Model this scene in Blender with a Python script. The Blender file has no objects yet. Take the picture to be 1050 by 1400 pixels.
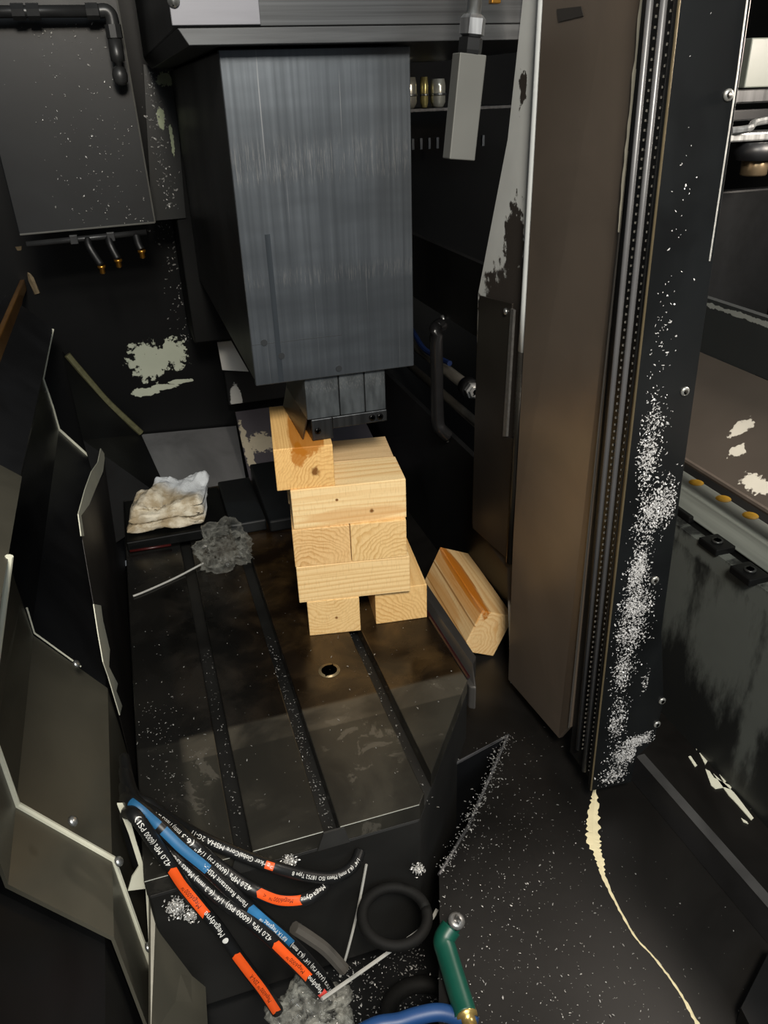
import bpy, bmesh, math, random
from mathutils import Vector, Matrix, Euler, noise
rnd = random.Random(7)
S = bpy.context.scene
COL = S.collection
# ------------------------------------------------------------------ camera, light, exposure
cam = bpy.data.cameras.new('camera'); co = bpy.data.objects.new('camera', cam); COL.objects.link(co)
cam.sensor_fit = 'VERTICAL'; cam.sensor_height = 36; cam.sensor_width = 27; cam.lens = 27.6039; cam.clip_start = .02
co.matrix_world = Matrix.Translation((0, 0, .9)) @ Matrix(((0.952254, 0.169235, -0.254108), (-0.303812, 0.443032, -0.843458), (-0.030165, 0.880388, 0.473294))).to_4x4()
S.camera = co
w = bpy.data.worlds.new('world'); S.world = w; w.use_nodes = True
w.node_tree.nodes['Background'].inputs[0].default_value = (.90, .95, 1, 1)
w.node_tree.nodes['Background'].inputs[1].default_value = .10
def area(name, loc, target, size, power, col, sy=None):
    l = bpy.data.lights.new(name, 'AREA'); l.energy = power; l.color = col; l.size = size
    if sy: l.shape = 'RECTANGLE'; l.size_y = sy
    o = bpy.data.objects.new(name, l); COL.objects.link(o); o.location = loc
    o.rotation_euler = (Vector(target) - Vector(loc)).to_track_quat('-Z', 'Y').to_euler(); return o
area('hall_work_light', (.02, -.50, 1.72), (.15, 1.2, .05), .35, 45, (1, .91, .78))
area('hall_window_light', (.3, -2.6, 3.0), (.2, 1.2, .5), 2.6, 85, (.88, .95, 1), 1.4)
area('magazine_lamp', (1.22, .80, 1.0), (.88, .90, .40), .22, 11, (1, .88, .76))
S.view_settings.view_transform = 'Standard'; S.view_settings.look = 'None'
S.view_settings.exposure = 0; S.view_settings.gamma = 1
try: S.view_settings.use_curve_mapping = False
except Exception: pass

# ------------------------------------------------------------------ mesh helpers
class MB:
    def __init__(s): s.v = []; s.f = []; s.sm = []
    def add(s, vs, fs, smooth=False):
        n = len(s.v); s.v += [tuple(v) for v in vs]
        s.f += [tuple(i + n for i in f) for f in fs]; s.sm += [smooth] * len(fs); return s
    def box(s, a, b, rot=None, piv=None):
        (x0, y0, z0), (x1, y1, z1) = a, b
        vs = [(x, y, z) for z in (z0, z1) for y in (y0, y1) for x in (x0, x1)]
        if rot:
            R = Euler(rot).to_matrix(); p = Vector(piv) if piv else (Vector(a) + Vector(b)) / 2
            vs = [R @ (Vector(v) - p) + p for v in vs]
        return s.add(vs, [(0, 2, 3, 1), (4, 5, 7, 6), (0, 1, 5, 4), (2, 6, 7, 3), (0, 4, 6, 2), (1, 3, 7, 5)])
    def prism(s, poly, d):            # planar polygon (3D points) extruded by vector d
        n = len(poly); d = Vector(d); P = [Vector(p) for p in poly]
        vs = P + [p + d for p in P]
        fs = [tuple(range(n)), tuple(range(2 * n - 1, n - 1, -1))] + [(i, i + n, (i + 1) % n + n, (i + 1) % n) for i in range(n)]
        return s.add(vs, fs)
    def poly(s, pts): return s.add(pts, [tuple(range(len(pts)))])
    def tube(s, path, r, n=10, caps=True, closed=False, radii=None, flat=1):
        P = [Vector(p) for p in path]; m = len(P); vs = []; up = Vector((.13, .21, .97))
        for i, p in enumerate(P):
            a = P[(i - 1) % m] if (closed or i) else P[0]; b = P[(i + 1) % m] if (closed or i < m - 1) else P[-1]
            t = (b - a).normalized(); u = t.cross(up)
            if u.length < 1e-3: u = t.cross(Vector((1, 0, 0)))
            u.normalize(); w_ = u.cross(t); rr = radii[i] if radii else r
            vs += [p + (u * math.cos(k * 2 * math.pi / n) + w_ * math.sin(k * 2 * math.pi / n) * flat) * rr for k in range(n)]
        fs = []
        for i in range(m if closed else m - 1):
            j = (i + 1) % m
            fs += [(i * n + k, i * n + (k + 1) % n, j * n + (k + 1) % n, j * n + k) for k in range(n)]
        s.add(vs, fs, n > 8)
        if caps and not closed:
            k0 = len(s.v) - len(vs); s.f += [tuple(k0 + k for k in range(n - 1, -1, -1)), tuple(k0 + (m - 1) * n + k for k in range(n))]; s.sm += [False, False]
        return s
    def cyl(s, a, b, r, n=16, r2=None):
        return s.tube([a, b], r, n, radii=[r, r if r2 is None else r2])
    def lathe(s, prof, base, axis=(0, 0, 1), n=16):   # prof: (r, h) along axis
        A = Vector(axis).normalized(); b = Vector(base)
        return s.tube([b + A * h for r, h in prof], 1, n, radii=[max(r, 1e-4) for r, h in prof])
    def build(s, name, mat, parent=None, bevel=0, loc=None, sub=0, seg=2):
        me = bpy.data.meshes.new(name); org = Vector(loc) if loc else (parent['_o'] if parent and '_o' in parent else Vector((0, 0, 0)))
        org = Vector(org)
        me.from_pydata([Vector(v) - org for v in s.v], [], s.f); me.polygons.foreach_set('use_smooth', s.sm); me.update()
        bm = bmesh.new(); bm.from_mesh(me); bmesh.ops.recalc_face_normals(bm, faces=bm.faces); bm.to_mesh(me); bm.free()
        if mat: me.materials.append(mat)
        o = bpy.data.objects.new(name, me); COL.objects.link(o)
        if parent: o.parent = parent
        else: o.location = org
        if loc and parent: o.location = org - Vector(parent['_o'])
        o['_o'] = tuple(org)
        if bevel:
            b = o.modifiers.new('bevel', 'BEVEL'); b.width = bevel; b.segments = seg; b.limit_method = 'ANGLE'; b.angle_limit = math.radians(40)
        return o
def thing(name, label, cat, loc, group=None):
    o = bpy.data.objects.new(name, None); COL.objects.link(o); o.location = loc; o['_o'] = tuple(loc); o.empty_display_size = .05
    return tag(o, label, cat, group)
def tag(o, label, cat, group=None):
    o['label'] = label; o['category'] = cat
    if group: o['group'] = group
    return o
def struct(o): o['kind'] = 'structure'; return o
def stuff(o): o['kind'] = 'stuff'; return o
def smooth_path(P, k=8):
    P = [Vector(p) for p in P]; out = []
    for i in range(len(P) - 1):
        a = P[max(i - 1, 0)]; b = P[i]; c = P[i + 1]; d = P[min(i + 2, len(P) - 1)]
        for j in range(k):
            t = j / k
            out.append(.5 * ((2 * b) + (c - a) * t + (2 * a - 5 * b + 4 * c - d) * t * t + (3 * b - a - 3 * c + d) * t ** 3))
    return out + [P[-1]]

# ------------------------------------------------------------------ materials
def srgb(h):
    h = h.lstrip('#'); c = [int(h[i:i + 2], 16) / 255 for i in (0, 2, 4)]
    return tuple((x / 12.92 if x <= .04045 else ((x + .055) / 1.055) ** 2.4) for x in c) + (1,)
class NT:
    def __init__(s, name):
        s.m = bpy.data.materials.new(name); s.m.use_nodes = True; s.t = s.m.node_tree; s.b = s.t.nodes['Principled BSDF']
        s.co = s.t.nodes.new('ShaderNodeTexCoord').outputs['Object']
    def n(s, kind, **kw):
        x = s.t.nodes.new(kind)
        for k, v in kw.items(): setattr(x, k, v)
        return x
    def L(s, a, b): s.t.links.new(a, b)
    def setin(s, sock, v):
        if hasattr(v, 'links') or isinstance(v, bpy.types.NodeSocket): s.L(v, sock)
        else: sock.default_value = v
    def math(s, op, a, b=0, clamp=False):
        x = s.n('ShaderNodeMath', operation=op, use_clamp=clamp); s.setin(x.inputs[0], a); s.setin(x.inputs[1], b); return x.outputs[0]
    def mapv(s, scale=(1, 1, 1), loc=(0, 0, 0), rot=(0, 0, 0), src=None):
        x = s.n('ShaderNodeMapping'); x.inputs['Scale'].default_value = scale; x.inputs['Location'].default_value = loc; x.inputs['Rotation'].default_value = rot
        s.L(src or s.co, x.inputs['Vector']); return x.outputs[0]
    def noise(s, scale, detail=4, src=None, rough=.55, dist=0):
        x = s.n('ShaderNodeTexNoise'); x.inputs['Scale'].default_value = scale; x.inputs['Detail'].default_value = detail
        x.inputs['Roughness'].default_value = rough; x.inputs['Distortion'].default_value = dist
        s.L(src or s.co, x.inputs['Vector']); return x.outputs['Fac']
    def step(s, v, a, b):
        x = s.n('ShaderNodeMapRange'); x.interpolation_type = 'SMOOTHSTEP'
        s.setin(x.inputs['Value'], v); x.inputs['From Min'].default_value = a; x.inputs['From Max'].default_value = b; return x.outputs[0]
    def mix(s, f, a, b):
        x = s.n('ShaderNodeMix', data_type='RGBA'); s.setin(x.inputs['Factor'], f); s.setin(x.inputs['A'], a); s.setin(x.inputs['B'], b); return x.outputs['Result']
    def mixf(s, f, a, b):
        x = s.n('ShaderNodeMix', data_type='FLOAT'); s.setin(x.inputs['Factor'], f); s.setin(x.inputs['A'], a); s.setin(x.inputs['B'], b); return x.outputs['Result']
    def blob(s, c, r, nz, amp=.5, edge=.08):   # 1 inside a ragged ellipsoid at object-space c
        x = s.mapv(scale=tuple(1 / q for q in r), loc=tuple(-a / q for a, q in zip(c, r)))
        l = s.n('ShaderNodeVectorMath', operation='LENGTH'); s.L(x, l.inputs[0])
        v = s.math('ADD', l.outputs['Value'], s.math('MULTIPLY', s.math('SUBTRACT', nz, .5), amp * 2))
        return s.math('SUBTRACT', 1, s.step(v, 1 - edge, 1 + edge))
    def bump(s, h, st=.2, d=.01):
        x = s.n('ShaderNodeBump'); x.inputs['Strength'].default_value = st; x.inputs['Distance'].default_value = d
        s.L(h, x.inputs['Height']); s.L(x.outputs[0], s.b.inputs['Normal'])
    def out(s, col=None, rough=None, metal=None, spec=None):
        for k, v in (('Base Color', col), ('Roughness', rough), ('Metallic', metal), ('Specular IOR Level', spec)):
            if v is not None: s.setin(s.b.inputs[k], v)
        return s.m
def plain(name, col, rough=.5, metal=0, spec=.5, var=.25, scale=30):
    t = NT(name); c = srgb(col); n = t.noise(scale)
    a = tuple(x * (1 - var) for x in c[:3]) + (1,); b = tuple(min(1, x * (1 + var)) for x in c[:3]) + (1,)
    return t.out(t.mix(n, a, b), t.mixf(n, max(.03, rough - .06), min(1, rough + .06)), metal, spec)
def sheet(name, col, rough=.38, metal=0, spec=.5, smear=.5):   # oily painted sheet: soft smears in colour and gloss
    t = NT(name); c = srgb(col); n = t.noise(5, 5, dist=.6); f = t.noise(90, 3); g = t.noise(1.7, 3, src=t.mapv(scale=(1, 1, .35)))
    a = tuple(x * (1 - smear) for x in c[:3]) + (1,); b = tuple(x * (1 + smear) for x in c[:3]) + (1,)
    col_ = t.mix(t.step(n, .3, .7), a, b)
    r = t.math('ADD', t.mixf(t.step(g, .3, .7), rough - .08, rough + .1), t.math('MULTIPLY', f, .06))
    return t.out(col_, r, metal, spec)
def worn(name, base, paint, blobs, org=(0, 0, 0), rough=.4, scale=45, amp=.6, soft=.08, metal=0, scratch=None, spec=.5):
    t = NT(name); src = t.mapv(scale=scratch) if scratch else None
    nz = t.noise(scale, 6, src=src, rough=.65); m = None
    for b in blobs:
        k = t.blob(tuple(p - q for p, q in zip(b[0], org)), b[1], nz, 2.2 * (b[2] if len(b) > 2 else amp), soft)
        m = k if m is None else t.math('MAXIMUM', m, k)
    n2 = t.noise(6, 4); c = srgb(base); p = srgb(paint)
    bc = t.mix(n2, tuple(x * .7 for x in c[:3]) + (1,), tuple(x * 1.3 for x in c[:3]) + (1,))
    pc = t.mix(t.noise(25, 3), tuple(x * .86 for x in p[:3]) + (1,), p)
    t.bump(m, .25, .002)
    return t.out(t.mix(m, bc, pc), t.mixf(m, rough, .62), t.mixf(m, metal, 0) if metal else 0, spec)
def brushed(name, col, rough=.35, direction=(90, 90, 2), metal=.9, var=.3, streak=None, zones=False):
    t = NT(name); c = srgb(col); n = t.noise(8, 5, src=t.mapv(scale=tuple(d / 8 for d in direction)))
    a = tuple(x * (1 - var) for x in c[:3]) + (1,); b = tuple(min(1, x * (1 + var)) for x in c[:3]) + (1,)
    col_ = t.mix(t.step(n, .3, .7), a, b)
    if zones:
        zn = t.noise(1, 3, src=t.mapv(scale=(2.5, 2.5, 11))); col_ = t.mix(t.step(zn, .35, .65), tuple(x * .72 for x in c[:3]) + (1,), col_)
        sp = t.noise(1, 2, src=t.mapv(scale=(230, 230, 3))); col_ = t.mix(t.math('MULTIPLY', t.step(sp, .68, .8), .5), col_, (.42, .43, .44, 1))
    if streak:
        bands, sc = streak; sx = t.n('ShaderNodeSeparateXYZ'); t.L(t.co, sx.inputs[0])
        k = t.noise(6, 6, src=t.mapv(scale=sc), rough=.7)
        for z0, z1 in bands:
            e = (z1 - z0) * .5; zz = t.math('ADD', sx.outputs[2], t.math('MULTIPLY', t.math('SUBTRACT', k, .5), e * 1.5))
            band = t.math('MULTIPLY', t.step(zz, z0, z0 + e * .5), t.math('SUBTRACT', 1, t.step(zz, z1 - e, z1)))
            col_ = t.mix(t.math('MULTIPLY', t.step(k, .48, .72), t.math('MULTIPLY', band, .42)), col_, (.46, .45, .43, 1))
    t.bump(n, .06, .001)
    return t.out(col_, t.mixf(n, rough - .05, rough + .12), metal, .5)
def wood(name, light, dark, c, axis='y', freq=130, stain=None, seed=0, knots=()):
    t = NT(name); idx = {'x': (1, 2), 'y': (0, 2), 'z': (0, 1)}[axis]
    st = [1, 1, 1]; st['xyz'.index(axis)] = .08
    warp = t.noise(9, 3, src=t.mapv(scale=tuple(st), loc=(seed, seed * 1.7, seed * .6)))
    sx = t.n('ShaderNodeSeparateXYZ'); t.L(t.co, sx.inputs[0])
    a = t.math('SUBTRACT', sx.outputs[idx[0]], c[0]); b = t.math('SUBTRACT', sx.outputs[idx[1]], c[1])
    r = t.math('SQRT', t.math('ADD', t.math('MULTIPLY', a, a), t.math('MULTIPLY', b, b)))
    r = t.math('ADD', r, t.math('MULTIPLY', warp, .09))
    ring = t.math('FRACT', t.math('MULTIPLY', r, freq))
    vary = t.step(t.noise(14, 2, src=t.mapv(scale=tuple(st), loc=(seed * 3, 0, seed))), .3, .7)
    ring = t.math('MULTIPLY', t.step(ring, .35, .92), t.math('SUBTRACT', 1, t.step(ring, .93, 1)))
    st2 = [160, 160, 160]; st2['xyz'.index(axis)] = 6
    fine = t.noise(1, 4, src=t.mapv(scale=tuple(st2)))
    saw = t.noise(1, 2, src=t.mapv(scale=(420, 420, 60), rot=(0, .5, 0)))
    L, D = srgb(light), srgb(dark)
    col = t.mix(t.math('MULTIPLY', ring, t.mixf(vary, .2, .72)), L, D)
    col = t.mix(t.math('MULTIPLY', t.step(fine, .45, .75), .35), col, D)
    col = t.mix(t.math('MULTIPLY', t.step(saw, .5, .75), .22), col, tuple(x * .55 for x in D[:3]) + (1,))
    nz = t.noise(1, 4, src=t.mapv(scale=tuple(9 if c_ == axis else 110 for c_ in 'xyz')))
    for (p, q, k, cc) in (stain or []):
        col = t.mix(t.math('MULTIPLY', t.blob(p, q, nz, .6, .15), k), col, srgb(cc))
    for p, q in knots:
        col = t.mix(t.blob(p, (q, q, q), nz, 1.0, .45), col, srgb('#7a4f22'))
    t.bump(saw, .12, .001)
    return t.out(col, .62, 0, .3)

BLK = sheet('black_enamel_sheet', '#131416', .34)
BLK2 = sheet('black_oiled_sheet', '#0c0d0e', .40, 0, .3)
DEEP = sheet('dark_recess_sheet', '#070808', .55, 0, .2)
OLV = sheet('olive_grey_sheet', '#57554b', .36, .25, smear=.12)
GRY = sheet('grey_dull_sheet', '#77787a', .42, .4, smear=.3)
BRN = sheet('brown_bronze_sheet', '#776c61', .36, .5, smear=.1)
STEEL = brushed('bright_steel', '#b5b8b8', .3)
DSTEEL = brushed('dark_steel', '#4a4b4c', .35)
CHIP = plain('metal_chip', '#9a9a98', .4, .4, var=.75, scale=350)
CHIPW = plain('bright_metal_chip', '#dbdad8', .4, .3, var=.5, scale=350)
BEAD = plain('pale_sealant', '#d9dac8', .6, var=.12)
RUBBER = plain('black_rubber', '#0f1011', .45, var=.3)
BRASS = plain('brass', '#c08a3a', .3, .9)

# ------------------------------------------------------------------ structure
m = MB()
pan = [(.372, .916), (.507, .952), (.36, .791), (.285, .725), (.258, .652), (.228, .58), (.195, .49), (.17, .15), (.80, .15), (.80, 2.0), (.25, 2.0), (.25, .90)]
m.poly([(x, y, -.135) for x, y in pan])
floor = struct(m.build('floor', sheet('pan_enamel', '#151413', .36, 0, .42, smear=.4)))
m = MB()
edge = pan[0:8]
for a, b in zip(edge, edge[1:]):
    m.add([(a[0], a[1], -.135), (b[0], b[1], -.135), (b[0], b[1], -.31), (a[0], a[1], -.31)], [(0, 1, 2, 3)])
struct(m.build('trim_1', BLK))
m = MB(); m.box((-.5, -.1, -.33), (.6, 2.1, -.305)); struct(m.build('floor_1', BLK2))
m = MB(); m.tube([(x, y, -.136) for x, y in edge[:4]], .003, 8); struct(m.build('trim_2', sheet('step_lip_highlight', '#5a5a5c', .35, .5)))  # folded step lip, its highlight painted in as a lighter colour
m = MB(); m.box((-.6, 2.3, -.4), (.30, 2.33, 1.7))
struct(m.build('wall_back', worn('back_wall_enamel', '#0b0c0d', '#b4baa9', [((.005, 2.3, .235), (.05, .2, .055), .6), ((.075, 2.3, .245), (.035, .2, .04), .8), ((-.02, 2.3, .145), (.04, .2, .012), .4), ((.03, 2.3, .153), (.04, .2, .009), .4), ((.08, 2.3, .163), (.04, .2, .007), .4)], (0, 0, 0), .40, 48, spec=.22)))
m = MB(); m.box((.30, 2.3, -.4), (1.6, 2.33, 1.7)); struct(m.build('wall_back_right', DEEP))
m = MB(); m.box((-.62, -.1, -.4), (-.60, 2.33, 1.4)); struct(m.build('wall_left', BLK))
m = MB()
m.prism([(.62, 1.0, -.135), (.62, 2.28, -.135), (.62, 2.28, .212), (.62, 1.0, .212)], (.012, 0, 0))
m.prism([(.62, 1.0, .47), (.62, 2.28, .47), (.62, 2.28, .61), (.62, 1.0, .61)], (.012, 0, 0))
struct(m.build('wall_right', BLK2))
m = MB(); m.box((1.35, .2, -.4), (1.38, 2.3, 1.5)); struct(m.build('wall_far_right', DEEP))
# grey sloped chute sheets behind the table
m = MB()
m.prism([(-.055, 2.29, .02), (.225, 2.29, .005), (.20, 1.93, -.06), (-.02, 1.93, -.06)], (0, 0, -.006))
struct(m.build('trim_3', GRY))
m = MB()
m.prism([(.228, 2.29, .05), (.60, 2.29, .05), (.60, 1.93, -.05), (.21, 1.93, -.05)], (0, 0, -.006))
struct(m.build('trim_4', worn('chute_grey_chipped', '#57545a', '#cfc6ae', [((.275, 2.13, .0), (.038, .045, .06), .6), ((.232, 2.08, 0), (.011, .16, .1), .5)], (0, 0, 0), .4, 50)))
m = MB()
m.prism([(-0.2186, 2.2800, 0.2960), (-0.0550, 2.2800, 0.0239), (.0, 1.93, -.05), (-.165, 1.86, -.1), (-.20, 2.1, .1)], (0, .004, -.006))
struct(m.build('trim_5', BLK2))
m = MB(); m.tube(smooth_path([(-0.2068, 2.2700, 0.2871), (-0.1680, 2.2700, 0.2131), (-0.1240, 2.2700, 0.1332), (-0.0540, 2.2700, 0.0322)], 6), .009, 8)
struct(m.build('trim_6', plain('olive_weld_bead', '#57563c', .55, var=.5, scale=90)))
# curb on the pan
m = MB()
m.prism([(.655, .80, -.134), (.668, .80, -.097), (.682, .80, -.097), (.690, .80, -.134)], (.014, -.38, 0))
struct(m.build('trim_7', sheet('curb_enamel', '#1b1b1c', .4)))
m = MB(); m.prism([(.667, .80, -.0965), (.683, .80, -.0965), (.697, .42, -.0965), (.681, .42, -.0965)], (0, 0, .0012))
struct(m.build('trim_8', sheet('curb_worn_top', '#4b4b4b', .4, .3)))

m = MB(); m.prism([(0.5562, 0.4080, -0.1000), (0.6397, 0.4557, -0.1000), (0.6999, 0.4352, -0.1000), (0.5947, 0.3246, -0.1000), (0.5484, 0.3649, -0.1000)], (0, 0, -.034)); struct(m.build('trim_12', BLK2))
# ------------------------------------------------------------------ machine table
T = thing('machine_table', 'dark oily machine table with long T-slots under the wooden blocks', 'table', (.15, 1.2, -.3))
def table_mat():
    t = NT('oily_table_iron'); n = t.noise(7, 5, dist=.8); n2 = t.noise(22, 6, rough=.65, dist=.6)
    sx = t.n('ShaderNodeSeparateXYZ'); t.L(t.co, sx.inputs[0]); X = sx.outputs[0]; Y = sx.outputs[1]
    back = t.step(t.math('ADD', Y, t.math('MULTIPLY', n, .02)), -.205, -.195)
    band = t.math('MULTIPLY', t.math('MULTIPLY', t.step(X, -.206, -.202), t.step(n, .25, .6)), t.step(Y, -.262, -.258)); band = t.math('MULTIPLY', band, t.math('SUBTRACT', 1, t.step(Y, -.212, -.202)))
    right = t.step(X, -.12, .06)
    front = t.mix(t.step(n, .35, .65), srgb('#2a2925'), srgb('#403e37'))
    spot = t.math('MULTIPLY', t.step(n2, .57, .62), t.step(n, .42, .55))
    front = t.mix(t.math('MULTIPLY', spot, .5), front, srgb('#6c685f'))
    oil = t.mix(t.step(t.noise(9, 6, dist=.5), .38, .68), srgb('#1d150d'), srgb('#4a3922'))
    left = t.mix(t.step(t.noise(9, 6, dist=.5), .4, .7), srgb('#121211'), srgb('#2b2824'))
    bk = t.mix(right, left, oil)
    col = t.mix(back, front, bk)
    col = t.mix(t.math('MULTIPLY', band, .4), col, srgb('#6a6458'))
    lf = t.math('MULTIPLY', t.math('SUBTRACT', 1, t.step(X, -.21, -.19)), .75); col = t.mix(lf, col, srgb('#1a1a19'))
    rough = t.mixf(back, .42, t.mixf(t.step(n, .4, .6), .16, .34))
    t.bump(n2, .05, .002)
    return t.out(col, rough, .35, .5)
TM = table_mat()
TSIDE = sheet('table_side_iron', '#161615', .45)
outline_front = [(-.12, .745), (.263, .745), (.42, .955)]
SL = [(.000, .0225), (.122, .0225), (.276, .0225)]     # slot left edge, width
xs = [(-.12, SL[0][0]), (SL[0][0] + SL[0][1], SL[1][0]), (SL[1][0] + SL[1][1], SL[2][0]), (SL[2][0] + SL[2][1], .432)]
def yfront(x): return .745 if x <= .263 else .745 + (x - .263) * (.955 - .745) / (.42 - .263)
YB = 1.9
for i, (a, b) in enumerate(xs):
    pts = [(a, yfront(a), 0)]
    if a < .263 < b: pts.append((.263, .745, 0))
    if b > .42: pts.append((.42, .955, 0))
    pts += [(b, yfront(min(b, .42)) if b <= .42 else .97, 0), (b, YB, 0), (a, YB, 0)]
    m = MB(); m.prism(pts, (0, 0, -.03)); m.build('table_slab', TM, T, bevel=.0018)
# body below the slots (slot bottoms are its top)
body = [(-.12, .745), (.263, .745), (.42, .955), (.432, .97), (.432, YB), (-.12, YB)]
m = MB(); m.prism([(x, y, -.0305) for x, y in body], (0, 0, -.27)); m.build('table_body', TSIDE, T, bevel=.004)
for a, wd in SL[:2]:   # flared slot mouths in the front face
    m = MB(); m.prism([(a - .012, .744, -.031), (a + wd + .012, .744, -.031), (a + wd + .006, .7445, -.0), (a - .001, .7445, -.0)], (0, -.003, 0))
    m.build('slot_mouth', sheet('slot_mouth_iron', '#2a2a29', .5), T)
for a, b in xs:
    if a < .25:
        m = MB(); m.tube([(a + .001, .7455, -.0006), (min(b, .263) - .001, .7455, -.0006)], .0007, 6); m.build('front_edge_highlight', plain('highlight_steel', '#77776f', .35, .7), T)  # thin pale tube stands in for the highlight along the front edge
m = MB()
m.prism([(.434, .965, -.012), (.444, .958, -.012), (.456, 1.0, .004), (.470, 1.02, .004), (.470, YB, .004), (.434, YB, .004)], (0, 0, -.05))
m.build('guard_strip', sheet('guard_strip_steel', '#4c4a48', .35, .5, smear=.25), T, bevel=.003)
m = MB(); m.tube([(.436, .975, .001), (.436, YB, .001)], .0035, 6); m.build('strip_seal', plain('dark_red_seal', '#2a1314', .3), T)
m = MB()
R0 = .014; c = Vector((.213, 1.075, .0))
ring = [(R0 * .95, -.001), (R0 * 1.2, .0008), (R0 * 1.22, -.001)]
m.lathe([(R0 * 1.4, -.001), (R0 * 1.36, .0012), (R0 * 1.0, .0012), (R0 * .95, .0003)], c, n=24)
m.build('bore_rim', plain('worn_bore_steel', '#8a7a5c', .35, .5), T)
m = MB(); m.lathe([(R0 * .97, .0004), (R0 * .55, .0006), (R0 * .2, .0005)], c, n=24); m.build('bore_hole', plain('bore_black', '#050404', .3), T)

# ------------------------------------------------------------------ wooden blocks
H = .0765
def block(name, label, cat, org, dims, ang, mat, group, tilt=None, bev=.0015):
    m = MB(); m.box((0, 0, 0), dims)
    o = m.build(name, mat, bevel=bev); o.location = org; o.rotation_euler = tilt or (0, 0, math.radians(ang))
    return tag(o, label, cat, group)
LT, DK = '#e9c78e', '#c99a58'
block('wooden_block', 'short wooden block under the left of the stack, end grain forward, on the table', 'block', (.203, 1.184, .0004), (.0965, .2, H), -10,
      wood('fir_a', LT, DK, (.03, .12), 'y', 150, seed=1, knots=[((.052, 0, .035), .003)]), 'stacked timber blocks')
block('wooden_block', 'short wooden block under the right of the stack, set back by the leaning block', 'block', (.331, 1.176, .0004), (.1, .22, H), -7,
      wood('fir_b', '#e6c083', '#c4914e', (-.02, -.03), 'y', 120, seed=2.3), 'stacked timber blocks')
block('wooden_beam', 'front pale beam of the second layer, bridging the two bottom blocks', 'beam', (.190, 1.187, H), (.206, .1, H), -9.5,
      wood('fir_c', '#efd09a', '#d0a466', (.04, .2), 'x', 110, seed=3.1), 'stacked timber blocks')
block('wooden_beam', 'rear beam of the second layer, hidden behind the front bridging beam', 'beam', (.207, 1.289, H), (.2, .098, H), -9.5,
      wood('fir_d', LT, DK, (.04, .2), 'x', 110, seed=3.9), 'stacked timber blocks')
block('wooden_block', 'left end-grain block of the third layer with curved dark rings', 'block', (.189, 1.188, 2 * H), (.101, .2, H), -10,
      wood('fir_e', '#e6c088', '#bb8848', (.02, -.03), 'y', 150, seed=4.2), 'stacked timber blocks')
block('wooden_block', 'right end-grain block of the third layer with coarse saw marks', 'block', (.2895, 1.1705, 2 * H), (.1, .2, H), -10,
      wood('fir_f', LT, DK, (.09, -.02), 'y', 140, seed=5.5), 'stacked timber blocks')
block('wooden_beam', 'front beam of the fourth layer with two small knots and flame grain', 'beam', (.193, 1.187, 3 * H), (.2, .098, H), -7.5,
      wood('fir_g', '#f0d4a0', '#d6a768', (.0, .02), 'x', 75, seed=6.4, knots=[((.138, 0, .022), .004), ((.078, 0, .05), .0025)],
           stain=[((.11, 0, .018), (.09, .02, .014), .4, '#c98d4b')]), 'stacked timber blocks')
block('wooden_beam', 'rear beam of the fourth layer, greyer top beneath the steel nose', 'beam', (.2035, 1.286, 3 * H), (.2, .1, H), -8.5,
      wood('fir_h', '#d9bb8e', '#b18d5c', (.05, .0), 'x', 95, seed=7.7), 'stacked timber blocks')
block('wooden_block', 'topmost block clamped under the steel nose, orange oil stain on top', 'block', (.172, 1.194, 4 * H), (.099, .205, H), -8.5,
      wood('fir_i', '#e6bc7a', '#c28c4c', (.15, -.05), 'y', 170, seed=8.8,
           stain=[((.055, .06, H), (.030, .10, .02), .85, '#a8640c'), ((.042, 0, .062), (.013, .03, .020), .8, '#ab660c')], knots=[((.066, 0, .030), .007)]), 'stacked timber blocks')
block('wooden_block', 'loose block leaning against the right wall, orange stripe along its edge', 'block', (.5045, 1.164, -.1015), (H, .25, .1), 0,
      wood('fir_j', '#ecca94', '#d49f5e', (.02, .03), 'y', 120, seed=9.3,
           stain=[((.012, .12, .1), (.013, .14, .03), .9, '#ad6509'), ((.0, .12, .098), (.02, .14, .012), .8, '#c06f16'), ((0, .15, .03), (.02, .10, .02), .45, '#d08a30'), ((0, .13, .062), (.003, .2, .0022), .7, '#8f5a1c'), ((0, .13, .022), (.003, .2, .0016), .6, '#9a6524'), ((0, .12, .08), (.004, .2, .014), .5, '#d58a2a')]),
      None, tilt=Euler((math.radians(1.4), math.radians(24), math.radians(-1.3))), bev=.002)

# ------------------------------------------------------------------ spindle head
A = thing('spindle_head', 'tall steel spindle head casing hanging above the timber stack', 'machine head', (.29, 1.6, .38))
ram = brushed('scratched_ram_steel', '#6c7278', .33, (150, 150, 2.2), .85, .10, streak=(((.405, .485), (.262, .30)), (90, 90, 5)), zones=True)
m = MB(); m.box((.157, 1.203, .497), (.420, 2.05, .952)); m.build('casing_core', sheet('ram_side_enamel', '#1b1c1d', .36), A, bevel=.003)
m = MB(); m.box((.156, 1.195, .494), (.421, 1.2035, .953)); m.build('front_plate', ram, A, bevel=.0015)
m = MB(); m.box((.157, 1.1947, .5595), (.300, 1.196, .5602)); m.build('plate_seam', plain('seam_dark', '#2a2c2e', .5), A)
m = MB(); m.box((.193, 1.1946, .497), (.201, 1.196, .72)); m.build('rub_mark', brushed('rub_mark_steel', '#3a4046', .42, metal=.7, var=.1), A)
for px in ((.176, .562), (.201, .538), (.292, .506)):
    m = MB(); m.cyl((px[0], 1.1935, px[1]), (px[0], 1.1955, px[1]), .005, 14); m.build('screw_plug', plain('plug_grey', '#2a2d30', .5, .3), A)
NM = brushed('nose_steel', '#5f6467', .4, (70, 70, 20), .75, .25, streak=(((.085, .118),), (160, 160, 30)))
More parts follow.
